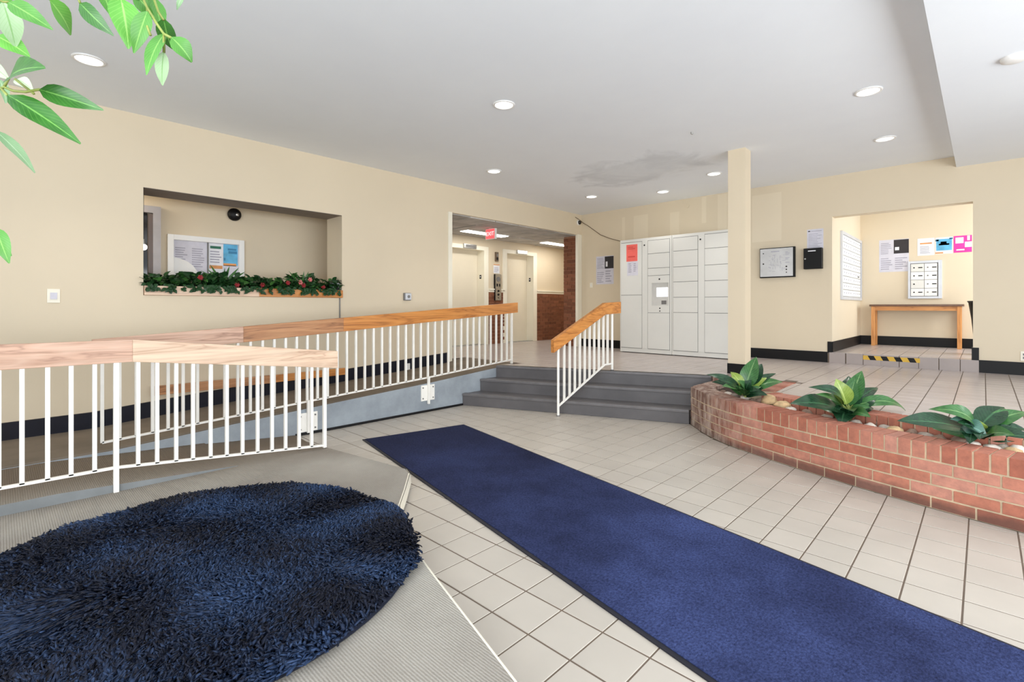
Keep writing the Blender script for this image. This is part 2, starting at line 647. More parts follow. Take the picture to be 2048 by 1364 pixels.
def leaf_mat(name, a, b, vein, rough=0.3):
    m = base_mat(name, a, rough)
    t = nd(m, 'ShaderNodeTexCoord')
    s = nd(m, 'ShaderNodeSeparateXYZ')
    lk(m, t.outputs['UV'], s.inputs[0])
    ab = nd(m, 'ShaderNodeMath', operation='SUBTRACT')
    lk(m, s.outputs['Y'], ab.inputs[0])
    ab.inputs[1].default_value = 0.5
    av = nd(m, 'ShaderNodeMath', operation='ABSOLUTE')
    lk(m, ab.outputs[0], av.inputs[0])
    mid = nd(m, 'ShaderNodeMapRange')
    lk(m, av.outputs[0], mid.inputs[0])
    mid.inputs[1].default_value = 0.012
    mid.inputs[2].default_value = 0.05
    mid.inputs[3].default_value = 1.0
    mid.inputs[4].default_value = 0.0
    # side veins slant forward from the midrib
    sv = nd(m, 'ShaderNodeMath', operation='MULTIPLY_ADD')
    lk(m, av.outputs[0], sv.inputs[0])
    sv.inputs[1].default_value = -0.55
    lk(m, s.outputs['X'], sv.inputs[2])
    fr = nd(m, 'ShaderNodeMath', operation='MULTIPLY')
    lk(m, sv.outputs[0], fr.inputs[0])
    fr.inputs[1].default_value = 11.0
    pp = nd(m, 'ShaderNodeMath', operation='FRACT')
    lk(m, fr.outputs[0], pp.inputs[0])
    vm = nd(m, 'ShaderNodeMapRange')
    lk(m, pp.outputs[0], vm.inputs[0])
    vm.inputs[1].default_value = 0.0
    vm.inputs[2].default_value = 0.25
    vm.inputs[3].default_value = 0.35
    vm.inputs[4].default_value = 0.0
    n = noise_tex(m, coords(m, 'Object'), 25, 3)
    c = ramp(m, n, [(0.3, a), (0.7, b)])
    c = mixrgb(m, vm.outputs[0], c, lin(vein))
    c = mixrgb(m, mid.outputs[0], c, lin(vein))
    to_base(m, c)
    set_in(m.node_tree.nodes['Principled BSDF'], ['Transmission Weight'], 0.0)
    return m


m_leaf_bright = leaf_mat('leaf_bright_green', (82, 150, 52), (104, 174, 72), (146, 198, 104), 0.4)
m_leaf_mid = leaf_mat('leaf_mid_green', (60, 120, 40), (80, 144, 54), (120, 172, 82), 0.4)
m_leaf_deep = leaf_mat('leaf_deep_green', (32, 84, 22), (52, 112, 36), (100, 152, 70), 0.35)
m_leaf_pale = leaf_mat('leaf_pale_green', (158, 194, 146), (180, 208, 170), (130, 178, 110), 0.5)
m_leaf_greyg = leaf_mat('leaf_grey_green', (112, 148, 104), (132, 164, 124), (160, 186, 150), 0.5)
m_pl_green = leaf_mat('glossy_green_leaf', (40, 86, 42), (64, 114, 58), (116, 150, 96), 0.28)
m_pl_dark = leaf_mat('glossy_dark_leaf', (18, 48, 30), (32, 68, 42), (58, 98, 66), 0.25)
m_pl_lime = leaf_mat('yellowish_leaf', (116, 140, 54), (142, 164, 76), (176, 192, 110), 0.3)
m_pl_blue = leaf_mat('blue_green_leaf', (52, 92, 78), (80, 122, 108), (108, 146, 134), 0.3)
m_stem = soft_mat('green_stem', (128, 140, 66), 0.5, 20, 0.1)
m_bark = soft_mat('grey_brown_bark', (120, 100, 80), 0.9, 25, 0.2, 40, 0.5)
m_garl = leaf_mat('garland_dark_leaf', (18, 50, 24), (36, 76, 36), (46, 88, 48), 0.35)
m_garl2 = leaf_mat('garland_mid_leaf', (40, 84, 34), (62, 110, 46), (80, 126, 66), 0.35)
m_flower = soft_mat('red_petal', (138, 18, 26), 0.6, 40, 0.2)
m_flower2 = soft_mat('pink_petal', (206, 112, 108), 0.6, 40, 0.15)

m_stone = [soft_mat('stone_' + n, c, 0.8, 14, 0.16, 50, 0.25, kind='Object') for n, c in
           (('pale', (206, 196, 184)), ('tan', (202, 172, 130)), ('brown', (136, 112, 96)), ('grey', (158, 146, 134)))]
m_can = emit_mat('can_lamp_glow', (255, 252, 246), 5.0)
m_fluo = emit_mat('fluorescent_tube_glow', (255, 252, 244), 7.0)
m_screen = emit_mat('lit_screen', (246, 246, 255), 1.25)
m_exit = emit_mat('lit_exit_face', (250, 84, 88), 1.1)
m_exitw = emit_mat('lit_exit_letters', (255, 214, 212), 1.2)
m_lit_sign = emit_mat('lit_floor_indicator', (255, 250, 235), 1.2)
m_globe = emit_mat('lit_globe_reflection', (255, 252, 245), 3.0)
m_blue = soft_mat('blue_print', (96, 176, 216), 0.6, 9, 0.1)
m_dblue = soft_mat('deep_blue_print', (58, 130, 172), 0.6, 9, 0.05)
m_pink = soft_mat('magenta_print', (222, 58, 160), 0.6, 9, 0.08)
m_orange = soft_mat('orange_print', (218, 150, 90), 0.6, 9, 0.08)
m_green = soft_mat('green_print', (40, 110, 84), 0.6, 9, 0.08)
m_yellow = soft_mat('yellow_tape', (214, 172, 60), 0.5, 9, 0.05)
m_lobbytile = soft_mat('acoustic_tile', (186, 183, 179), 0.9, 3, 0.1, 60, 0.4, rand=0.1)
m_lobbyceil = soft_mat('lobby_grid', (170, 166, 160), 0.7, 3, 0.05)

# ------------------------------------------------------------------ the room shell
def slab(name, boxes, mat, kind='structure', parent=None, origin=None):
    m = MB()
    for b in boxes:
        m.box(*b)
    return struct(m.build(name, mat, parent, origin), kind)


NY0, NY1, NZ0, NZ1 = 1.01, 3.13, 1.403, 2.49      # opening with the flower box
OY0, OY1, OZ = 4.98, 8.33, 2.785                   # opening to the lift lobby
TL = 0.42
slab('wall_left', [
    (XL - TL, XL, -2.6, NY0, -0.1, ZC), (XL - TL, XL, NY0, NY1, -0.1, NZ0), (XL - TL, XL, NY0, NY1, NZ1, ZC),
    (XL - TL, XL, NY1, OY0, -0.1, ZC), (XL - TL, XL, OY0, OY1, OZ, ZC), (XL - 0.04, XL, OY1, YB + 0.16, ZU - 0.1, ZC)], m_wall)
MX0, MX1, MZ0, MZ1 = -1.61, -0.10, 0.62, 2.61     # opening to the mail room
slab('wall_back', [
    (XL, MX0, YB, YB + 0.18, ZU - 0.1, ZC), (MX0, MX1, YB, YB + 0.18, MZ1, ZC), (MX1, 3.0, YB, YB + 0.18, ZU - 0.1, ZC)], m_wall)
slab('wall_right', [(3.0, 3.15, -2.6, YB + 0.18, -0.1, 0.6), (3.0, 3.15, -2.6, YB + 0.18, 2.95, ZC),
                    (3.0, 3.15, -2.6, -1.4, 0.6, 2.95), (3.0, 3.15, 7.8, YB + 0.18, 0.6, 2.95)], m_wall)
slab('wall_front', [(-6.52, -4.8, -2.75, -2.6, -0.1, ZC), (-4.8, 2.4, -2.75, -2.6, 3.0, ZC), (2.4, 3.15, -2.75, -2.6, -0.1, ZC),
                    (-4.8, 2.4, -2.75, -2.6, -0.1, 0.3)], m_wall)
slab('ceiling', [(XL - TL, 3.15, -2.75, YB + 0.18, ZC, ZC + 0.1)], m_ceil)
slab('ceiling_beam', [(-0.255, 3.0, -2.6, YB, 3.07, ZC)], m_ceil)
# window frames of the glass fronts (outside the picture)
f = MB()
for y in (-1.4, 0.9, 3.2, 5.5, 7.74):
    f.box(3.02, 3.1, y, y + 0.06, 0.6, 2.95)
f.box(3.02, 3.1, -1.4, 7.8, 0.6, 0.66).box(3.02, 3.1, -1.4, 7.8, 2.89, 2.95)
struct(f.build('window_1', m_steel))
f = MB()
for x in (-4.8, -2.4, 0.0, 2.34):
    f.box(x, x + 0.06, -2.72, -2.64, 0.3, 3.0)
f.box(-4.8, 2.4, -2.72, -2.64, 0.3, 0.36).box(-4.8, 2.4, -2.72, -2.64, 2.94, 3.0)
struct(f.build('window_2', m_steel))

# window light on the back wall, painted as paler patches
for x0, x1, z0, z1 in ((-2.08, -2.0, 0, 0), (-2.72, -2.285, 2.33, 3.085), (-3.27, -3.11, 2.5, 3.19), (-3.545, -3.465, 2.74, 3.19),
                       (-4.13, -3.95, 2.5, 3.0), (-4.87, -4.57, 2.5, 3.035), (-5.125, -5.06, 2.5, 3.04)):
    if z1:
        struct(MB().box(x0, x1, YB - 0.0012, YB + 0.001, z0, z1).build('light_patch', m_wall_light))
MBc = MB().cyl((-3.805, YB + 0.001, 3.078), (-3.805, YB - 0.012, 3.078), 0.036, n=20)
tag(MBc.build('cover_plate', m_wall), 'small round blank plate painted like the back wall above the lockers', 'wall plate')

# column with its black foot
col = struct(MB().box(-2.28, -2.08, 6.23, 6.43, ZU, ZC).build('column', m_wall))
MB().box(-2.287, -2.073, 6.223, 6.437, ZU, 0.592).build('skirting', m_black, col)

# skirtings of the back wall and the mail room
BBH = 0.155
struct(MB().box(XL, -1.665, YB - 0.014, YB, ZU, ZU + BBH).build('baseboard_back', m_black))
struct(MB().box(-0.045, 3.0, YB - 0.014, YB, ZU, ZU + BBH).build('baseboard_right', m_black))
b = MB().box(-1.665, MX0, YB - 0.014, YB + 0.1, MZ0 - 0.01, MZ0 + BBH).box(MX0, MX0 + 0.012, YB, 10.75, MZ0, MZ0 + 0.155)
b.box(MX0, 1.6, 10.738, 10.75, MZ0, MZ0 + 0.155).box(MX1 - 0.012, -0.045, YB - 0.014, YB + 0.14, MZ0 - 0.02, MZ0 + BBH)
struct(b.build('baseboard_mailroom', m_black))

# mail room behind the back wall
slab('wall_mailroom', [(MX0 - 0.15, MX0, YB + 0.18, 10.9, 0.3, 3.0), (MX0, 1.75, 10.75, 10.9, 0.3, 3.0),
                       (1.6, 1.75, YB + 0.18, 10.75, 0.3, 1.0), (1.6, 1.75, YB + 0.18, 10.75, 2.8, 3.0),
                       (1.6, 1.75, YB + 0.18, 8.9, 1.0, 2.8), (1.6, 1.75, 10.6, 10.75, 1.0, 2.8)], m_wall)
slab('ceiling_mailroom', [(MX0 - 0.15, 1.75, YB + 0.18, 10.9, 3.0, 3.05)], m_ceil)
mf = slab('floor_mailroom', [(-1.66, -0.046, YB - 0.015, YB + 0.18, 0.3, MZ0 - 0.008), (MX0, 1.6, YB + 0.18, 10.75, 0.3, MZ0 - 0.008)], m_grout)
field = MB()
tm = MB().box(-0.098, 0.098, -0.098, 0.098, -0.008, 0.0)
for i, x in enumerate(np.arange(-1.545, 1.6, 0.2035)):
    for j, y in enumerate(np.arange(8.555, 10.7, 0.2035)):
        if y < 8.66 and not (-1.62 < x < -0.1):
            continue
        field.box(max(x - 0.0985, -1.66), min(x + 0.0985, 1.59), y - 0.0985, min(y + 0.0985, 10.74), MZ0 - 0.008, MZ0)
struct(field.build('tile', m_tile_u, mf), 'stuff')
for x in (-1.645, -1.434, -1.23, -1.033, -0.828, -0.626, -0.421, -0.217):
    w = min(0.199, -0.046 - x)
    MB().box(x + 0.003, x + w, YB - 0.024, YB - 0.015, ZU, MZ0 - 0.002).build('tile', m_riser, mf)

# lift lobby behind the left wall
LX = -7.85
e1y0, e1y1, e2y0, e2y1 = 6.39, 7.30, 8.01, 8.918
slab('wall_lobby', [
    (LX - 0.15, LX, 4.2, e1y0 - 0.04, ZU - 0.1, 2.8), (LX - 0.15, LX, e1y0 - 0.04, e1y1 + 0.04, 2.55, 2.8), (LX - 0.15, LX, e1y1 + 0.04, e2y0 - 0.04, ZU - 0.1, 2.8),
    (LX - 0.15, LX, e2y0 - 0.04, e2y1 + 0.04, 2.55, 2.8), (LX - 0.15, LX, e2y1 + 0.04, 10.6, ZU - 0.1, 2.8),
    (LX, XL - TL, 4.05, 4.2, ZU - 0.1, 2.8), (LX, XL - 0.36, 10.45, 10.6, ZU - 0.1, 2.8), (XL - 0.44, XL - 0.36, OY1 + 0.2, 10.6, ZU - 0.1, 2.8)], m_wall)
lc = slab('ceiling_lobby', [(LX - 0.15, XL - 0.02, 4.05, 10.6, 2.805, 2.83)], m_lobbyceil)
for i in range(3):
    for j in range(11):
        x, y = LX + 0.05 + i * 0.585, 4.25 + j * 0.585
        d = random.uniform(-0.014, 0.0)
        xe = min(x + 0.57, XL - 0.05)
        MB().box(x, xe, y, y + 0.57, 2.778 + d, 2.806).build('ceiling_tile', m_lobbytile, lc)
# brown brick jamb at the right side of the opening, and the brick dado
bj = struct(MB().box(XL - 0.358, XL - 0.03, OY1 + 0.012, YB + 0.1, ZU, 2.785).build('wall_jamb', m_mortard))


def brick_rows(parent, mat, plane, pos, a0, a1, z0, z1, L=0.2, h=0.0655, pitch=0.0755, depth=0.012):
    """running bond of single bricks on a flat wall; plane 'x' looks along +x, 'y' along -y"""
    r = 0
    z = z0
    while z + h <= z1 + 0.012:
        a = a0 - (L + 0.01) * (0.5 if r % 2 else 0.0)
        while a < a1:
            s, e = max(a, a0), min(a + L, a1)
            if e - s > 0.025:
                d = depth + random.uniform(-0.002, 0.002)
                zz = min(z + h, z1)
                if plane == 'x':
                    MB().box(pos, pos + d, s, e, z, zz).build('brick', mat, parent)
                else:
                    MB().box(s, e, pos - d, pos, z, zz).build('brick', mat, parent)
            a += L + 0.01
        z += pitch
        r += 1


brick_rows(bj, m_brickd, 'y', OY1 + 0.012, XL - 0.358, XL - 0.03, ZU + 0.005, 2.77)
dado = slab('wall_dado', [(LX, LX + 0.012, e1y1 + 0.135, e2y0 - 0.09, ZU, 1.62), (LX, LX + 0.012, e2y1 + 0.135, 10.3, ZU, 1.62)], m_mortard)
brick_rows(dado, m_brickd, 'x', LX + 0.012, e1y1 + 0.135, e2y0 - 0.09, ZU + 0.005, 1.61, depth=0.008)
brick_rows(dado, m_brickd, 'x', LX + 0.012, e2y1 + 0.135, 10.3, ZU + 0.005, 1.61, depth=0.008)
t = MB()
for y0, y1 in ((e1y1 + 0.13, e2y0 - 0.085), (e2y1 + 0.13, 10.3)):
    t.box(LX, LX + 0.03, y0, y1, 1.612, 1.645).box(LX, LX + 0.045, y0, y1, 1.66, 1.69).box(LX, LX + 0.02, y0, y1, 1.64, 1.665)
struct(t.build('trim_2', m_cream))
# casing of the lobby opening
t = MB().box(XL - 0.43, XL + 0.012, OY0 - 0.075, OY0 + 0.004, ZU - 0.06, OZ + 0.003).box(XL - 0.045, XL + 0.012, OY1 - 0.006, OY1 + 0.135, ZU - 0.02, OZ + 0.01)
struct(t.build('trim_3', m_cream))

# corridor behind the flower box opening
CXB = -7.05
struct(MB().box(XL - TL, XL - 0.002, NY0, NY1, NZ1 - 0.004, NZ1 + 0.001).build('trim_4', soft_mat('grey_brown_soffit', (136, 124, 114), 0.7)))
slab('wall_corridor', [(CXB - 0.1, CXB, -0.9, 3.95, 0.3, 2.75), (CXB, XL - TL, 3.85, 3.95, 0.3, 2.75), (CXB, XL - TL, -1.0, -0.9, 0.3, 2.75)], m_wall)
slab('ceiling_corridor', [(CXB - 0.1, XL - TL, -1.0, 3.95, 2.75, 2.8)], m_lobbyceil)
slab('floor_corridor', [(CXB, XL - TL, -0.9, 3.85, 0.36, ZU)], m_tile_u)

# ------------------------------------------------------------------ floors
# front edge of the three stairs: n.p = c with n = (-.37, .929)
def step_y(x, c):
    return (c + 0.37 * x) / 0.929


plant_pts = [(-2.315, 5.237), (-2.03, 4.935), (-1.723, 4.70), (-1.332, 4.505), (-0.924, 4.335), (-0.60, 4.222), (-0.279, 4.13), (0.158, 4.03), (0.7, 3.95), (1.3, 3.9)]
plant_path = Path(catmull([(x, y, 0) for x, y in plant_pts], 8))
RW = -4.93        # visible side of the wall-side ramp
lower_poly = [(RW, 1.2), (-4.05, 1.2), (-4.05, -2.6), (3.0, -2.6), (3.0, 3.85)] + [tuple(p) for p in plant_path.p[::-1]] + [(-2.33, step_y(-2.33, 5.73)), (RW, step_y(RW, 5.73))]
slab_outline = [(-4.93, 2.04, 0.012), (-4.5, 1.965, 0.045), (-4.1, 1.935, 0.082), (-3.6, 2.0, 0.09), (-3.08, 2.075, 0.092), (-2.98, 2.04, 0.09), (-2.74, 1.84, 0.09),
                (-2.54, 1.665, 0.09), (-2.28, 1.52, 0.09), (-1.977, 1.403, 0.09), (-1.766, 1.341, 0.09), (-1.076, 1.141, 0.09), (-0.4, 0.93, 0.09), (0.6, 0.62, 0.09),
                (0.6, -2.6, 0.09), (-4.93, -2.6, 0.09), (-4.93, 1.2, 0.088)]
slab2d = [(p[0], p[1]) for p in slab_outline][::-1]

floor = slab('floor', [(-6.52, 3.15, -2.75, 6.4, -0.2, -0.0028)], m_grout, origin=(0, 0, 0))


def lay_tiles(parent, region, x0, y0, pitch, pitch_y, ztop, mat, most, far, skip=None, gap=0.007):
    hs = (pitch - gap) / 2
    ht = (pitch_y - gap - 0.002) / 2
    me = None
    full, cut = [], []
    xs = [p[0] for p in region]
    ys = [p[1] for p in region]
    cs, sn = math.cos(YAW), math.sin(YAW)
    for i in range(int((min(xs) - x0) / pitch) - 1, int((max(xs) - x0) / pitch) + 2):
        for j in range(int((min(ys) - y0) / pitch_y) - 1, int((max(ys) - y0) / pitch_y) + 2):
            x, y = x0 + i * pitch + pitch / 2, y0 + j * pitch_y + pitch_y / 2
            dep = -sn * x + cs * y
            side = cs * x + sn * y
            if dep < 1.2 or abs(side) > dep * 1.12 + 0.3 or dep > far:
                continue
            cell = [(x - hs, y - ht), (x + hs, y - ht), (x + hs, y + ht), (x - hs, y + ht)]
            ins = [inside(p, region) for p in cell]
            if not any(ins) and not inside((x, y), region):
                continue
            if skip and all(inside(p, skip) for p in cell):
                continue
            if all(ins):
                full.append((dep, x, y, None))
            else:
                c = clip_cell(cell, region)
                if len(c) > 2:
                    full.append((dep, x, y, c))
    full.sort(key=lambda q: q[0])
    proto = None
    rest = MB()
    n = 0
    for dep, x, y, c in full:
        if n < most:
            n += 1
            if c is None:
                if proto is None:
                    b = MB()
                    ch = 0.0016
                    b.add([(-hs, -ht, -0.006), (hs, -ht, -0.006), (hs, ht, -0.006), (-hs, ht, -0.006), (-hs, -ht, -ch), (hs, -ht, -ch), (hs, ht, -ch), (-hs, ht, -ch),
                           (-hs + ch, -ht + ch, 0), (hs - ch, -ht + ch, 0), (hs - ch, ht - ch, 0), (-hs + ch, ht - ch, 0)],
                          [(0, 1, 5, 4), (1, 2, 6, 5), (2, 3, 7, 6), (3, 0, 4, 7), (4, 5, 9, 8), (5, 6, 10, 9), (6, 7, 11, 10), (7, 4, 8, 11), (8, 9, 10, 11)])
                    bb = b.build('tile', mat, parent, origin=(0, 0, 0))
                    proto = bb.data
                    bb.location = Vector((x, y, ztop)) - WORLD_LOC[parent.name]
                else:
                    put('tile', proto, (x, y, ztop), parent)
            else:
                MB().prism(c, ztop - 0.006, ztop).build('tile', mat, parent)
        else:
            rest.prism(c if c else [(x - hs, y - ht), (x + hs, y - ht), (x + hs, y + ht), (x - hs, y + ht)], ztop - 0.006, ztop)
    if rest.v:
        struct(rest.build('tile', mat, parent), 'stuff')


lay_tiles(floor, lower_poly, -0.066, 1.44, 0.2044, 0.2122, 0.0, m_tile, 299, 8.0, skip=slab2d)

back_in = [(-1.40, 5.13), (-1.05, 4.985), (-0.70, 4.835), (-0.35, 4.70), (0.0, 4.595), (0.35, 4.51), (0.8, 4.42), (1.3, 4.35)]
upper_poly = [(-6.1, 5.25), (RW, 5.25), (RW, step_y(RW, 6.31)), (-2.33, step_y(-2.33, 6.31)), (-2.28, 6.0), (-1.47, 6.0), (-1.44, 5.14)] + back_in + [(3.0, 4.3), (3.0, YB), (-6.1, YB)]
lobby_poly = [(LX, 4.2), (-6.1, 4.2), (-6.1, 8.32), (-6.45, 8.33), (-6.45, 10.45), (LX, 10.45)]
fu = MB().prism(upper_poly, -0.006, ZU - 0.0028).prism(lobby_poly, 0.2, ZU - 0.0028)
fu = struct(fu.build('floor_landing', m_grout, origin=(0, 0, 0)))
lay_tiles(fu, upper_poly, -0.19, 4.45, 0.2015, 0.2085, ZU, m_tile_u, 150, 12.5)
lay_tiles(fu, lobby_poly, -0.19, 4.45, 0.2015, 0.2085, ZU, m_tile_u, 0, 14)

# stairs
st = struct(MB().box(RW + 0.01, -2.34, 5.3, 5.32, 0, 0.1).build('staircase', m_step, origin=(-3.6, 5.0, 0)))
for c, z in ((5.73, 0.156), (6.02, 0.312), (6.30, 0.468)):
    p0, p1 = (RW + 0.005, step_y(RW + 0.005, c)), (-2.335, step_y(-2.335, c))
    q0, q1 = (RW + 0.005, step_y(RW + 0.005, c + 0.32)), (-2.335, step_y(-2.335, c + 0.32))
    if z > 0.4:
        q0, q1 = (RW + 0.005, step_y(RW + 0.005, c + 0.06)), (-2.335, step_y(-2.335, c + 0.06))
    s = MB().prism([p0, p1, q1, q0], 0.0 if z < 0.2 else z - 0.17, z - 0.004).build('step', m_step, st, bevel=0.004)
    n = Vector((-0.37, 0.929))
    e0, e1 = Vector(p0) - n * 0.012, Vector(p1) - n * 0.012
    g0, g1 = Vector(p0) + n * 0.07, Vector(p1) + n * 0.07
    MB().prism([tuple(e0), tuple(e1), tuple(g1), tuple(g0)], z - 0.03, z).build('nosing', m_stepnose, s, bevel=0.005)

# carpeted entrance platform
n = len(slab_outline)
pl = MB()
cx = [(-4.93, 1.6, 0.06), (-4.05, 1.6, 0.088), (-3.0, 1.5, 0.09), (-2.0, 0.9, 0.09), (-4.05, -2.6, 0.09), (-4.93, 0.9, 0.09)]
bmp = bmesh.new()
vt = [bmp.verts.new(p) for p in slab_outline[::-1]]
fc = bmp.faces.new(vt)
bmesh.ops.triangulate(bmp, faces=[fc])
bmesh.ops.subdivide_edges(bmp, edges=bmp.edges[:], cuts=1, use_grid_fill=True)
bmp.verts.ensure_lookup_table()
pv = [tuple(v.co) for v in bmp.verts]
pf = [tuple(v.index for v in f_.verts) for f_ in bmp.faces]
bmp.free()
k = len(slab_outline)
side_v = [p for p in slab_outline] + [(p[0] + (0.012 if 3 < i < 14 else 0), p[1], max(0.0, p[2] - 0.068) if p[2] > 0.03 else 0.0) for i, p in enumerate(slab_outline)]
pl.add(pv, pf)
pl.add(side_v, [(i, i + 1, k + i + 1, k + i) for i in range(k - 1)])
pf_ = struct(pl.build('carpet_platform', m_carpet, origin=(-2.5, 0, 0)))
ed = MB()
ed.add([(p[0] - 0.004, p[1] - 0.012, min(0.03, p[2])) for p in slab_outline] + [(p[0] - 0.004, p[1] - 0.012, 0.0) for p in slab_outline], [(i, i + 1, k + i + 1, k + i) for i in range(k - 1)])
ed.build('skirting', m_black, pf_)
# pale binding along the edge, with a taller cream strip at the corner
bd = MB()
top = [Vector(p) for p in slab_outline[5:14]]
bd.tube([p + Vector((0, 0, -0.001)) for p in top], 0.0045, 6)
cor = slab_outline[4:9]
nc = len(cor)
bd.add([(p[0] + 0.006, p[1] + 0.006, p[2] + 0.001) for p in cor] + [(p[0] + 0.012, p[1] + 0.012, p[2] - 0.066) for p in cor], [(i, i + 1, nc + i + 1, nc + i) for i in range(nc - 1)])
bd.build('edge_binding', m_cream, pf_)

# ramps: profile heights (y, z at the wall, z at the rail)
prof2 = [(-2.6, 0.13, 0.15), (0.6, 0.135, 0.158), (1.5, 0.2, 0.218), (2.5, 0.268, 0.28), (3.65, 0.335, 0.348), (4.85, 0.41, 0.435), (5.25, 0.464, 0.466)]
r2 = MB()
n = len(prof2)
r2.add([(XL, y, a) for y, a, b in prof2] + [(RW, y, b) for y, a, b in prof2], [(i, n + i, n + i + 1, i + 1) for i in range(n - 1)])
rp = struct(r2.build('ramp', m_rampcarpet, origin=(-5.5, 0, 0)))
s2 = MB()
p2 = [(y, b) for y, a, b in prof2]
s2.add([(RW, y, b) for y, b in p2] + [(RW, y, 0.0) for y, b in p2], [(i, i + 1, n + i + 1, n + i) for i in range(n - 1)])
s2.add([(RW - 0.05, y, b) for y, b in p2] + [(RW - 0.05, y, 0.0) for y, b in p2], [(i, n + i, n + i + 1, i + 1) for i in range(n - 1)])
s2.build('side_wall', m_rampside, rp)
MB().bar((RW + 0.008, 2.04, 0.012), (RW + 0.008, step_y(RW, 5.73), 0.012), 0.016, 0.024).build('edge_strip', m_black, rp)
RX = -4.05
prof1 = [(-2.6, 0.155), (0.25, 0.152), (1.25, 0.092)]
r1 = MB()
r1.add([(RW, y, z) for y, z in prof1] + [(RX, y, z) for y, z in prof1], [(i, 3 + i, 4 + i, i + 1) for i in range(2)])
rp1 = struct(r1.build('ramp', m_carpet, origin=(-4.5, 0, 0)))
s1 = MB()
s1.add([(RX, y, z) for y, z in prof1] + [(RX, y, 0.05) for y, z in prof1], [(i, i + 1, 4 + i, 3 + i) for i in range(2)])
s1.build('side_wall', m_rampside1, rp1)
# navy skirting that climbs with the ramp
bl = MB()
pb = [(-2.6, 0.125, 0.268), (0.6, 0.13, 0.285), (1.5, 0.196, 0.357), (2.5, 0.262, 0.418), (3.65, 0.328, 0.488), (4.9, 0.41, 0.566)]
n = len(pb)
bl.add([(XL + 0.014, y, a) for y, a, b in pb] + [(XL + 0.014, y, b) for y, a, b in pb], [(i, i + 1, n + i + 1, n + i) for i in range(n - 1)])
bl.add([(XL + 0.014, y, b) for y, a, b in pb] + [(XL, y, b + 0.004) for y, a, b in pb], [(i, i + 1, n + i + 1, n + i) for i in range(n - 1)])
bl.add([(XL + 0.02, y, a + 0.045) for y, a, b in pb] + [(XL + 0.02, y, a + 0.06) for y, a, b in pb], [(i, i + 1, n + i + 1, n + i) for i in range(n - 1)])
struct(bl.build('baseboard_left', m_navy))

# ------------------------------------------------------------------ railings
def bal(parent, x, y, z0, z1, w=0.022, name='baluster'):
    return MB().box(x - w / 2, x + w / 2, y - w / 2, y + w / 2, z0, z1).build(name, m_railw, parent)


def lerp_prof(prof, y):
    for (y0, z0), (y1, z1) in zip(prof, prof[1:]):
        if y <= y1:
            return z0 + (z1 - z0) * (y - y0) / (y1 - y0)
    return prof[-1][1]


# front ramp railing: level on the landing, sloping down to the platform
rt = thing('ramp_railing', 'white metal railing with pale wooden handrail, nearest, in front of the ramp', 'railing', (RX, 0.5, 0.09))
topc = [(-1.6, 1.0), (0.61, 0.997), (2.03, 0.83)]       # centre height of the handrail
barz = [(-1.6, 0.262), (0.53, 0.247), (1.925, 0.108)]
for (y0, z0), (y1, z1), mt in ((topc[0], topc[1], m_oak_pink), (topc[1], topc[2], m_oak_pale)):
    MB().bar((RX, y0, z0), (RX, y1, z1), 0.045, 0.145).build('handrail', mt, rt, bevel=0.004)
ys = [-1.4 + 0.117 * i for i in range(12)]
ys = [y for y in ys if y < -0.05] + [0.002, 0.096, 0.205, 0.31, 0.421, 0.642, 0.746, 0.855, 0.956, 1.066, 1.172, 1.279, 1.386, 1.493, 1.597, 1.705, 1.809]
for y in ys:
    bal(rt, RX, y, lerp_prof(barz, y), lerp_prof(topc, y) - 0.06)
bal(rt, RX + 0.004, 0.527, 0.09, lerp_prof(topc, 0.527) - 0.06, 0.028, 'post')
bal(rt, RX, 1.921, 0.09, lerp_prof(topc, 1.921) - 0.06, 0.026, 'post')
for (y0, z0), (y1, z1) in zip(barz, barz[1:]):
    MB().bar((RX, y0, z0), (RX, y1, z1), 0.022, 0.016).build('bottom_rail', m_railw, rt)

# wall-side ramp railing
RX2 = -4.955
rt = thing('ramp_railing', 'long white metal railing with oak handrail climbing along the far ramp to the landing', 'railing', (RX2, 2.8, 0.3))
t2 = [(0.5, 0.962), (1.566, 1.03), (5.27, 1.277)]
b2 = [(0.56, 0.228), (2.5, 0.346), (3.65, 0.413), (5.15, 0.52)]
for (y0, z0), (y1, z1), mt in ((t2[0], t2[1], m_oak_pink), (t2[1], (2.55, lerp_prof(t2, 2.55)), m_oak_mid), ((2.55, lerp_prof(t2, 2.55)), t2[2], m_oak)):
    MB().bar((RX2, y0, z0), (RX2, y1, z1), 0.05, 0.145).build('handrail', mt, rt, bevel=0.004)
i = 0
y = 0.56
while y < 5.1:
    bal(rt, RX2, y, lerp_prof(b2, y), lerp_prof(t2, y) - 0.06)
    y += 0.1072
bal(rt, RX2, 5.16, 0.462, lerp_prof(t2, 5.16) - 0.06, 0.026, 'post')
for y in (3.645, 2.16):
    bal(rt, RX2 + 0.048, y, 0.10 if y > 3 else 0.02, lerp_prof(b2, y) + 0.02, 0.026, 'post')
    z0 = 0.14 if y > 3 else 0.03
    p = MB().box(RW, RW + 0.012, y - 0.1, y + 0.1, z0, z0 + 0.19).build('mounting_plate', m_railw, rt, bevel=0.002)
    for dy, dz in ((-0.075, 0.03), (0.075, 0.03), (-0.075, 0.16), (0.075, 0.16)):
        MB().cyl((RW + 0.012, y + dy, z0 + dz), (RW + 0.018, y + dy, z0 + dz), 0.009, n=8).build('bolt', m_grey, p)
for (y0, z0), (y1, z1) in zip(b2, b2[1:]):
    MB().bar((RX2, y0, z0), (RX2, y1, z1), 0.022, 0.016).build('bottom_rail', m_railw, rt)

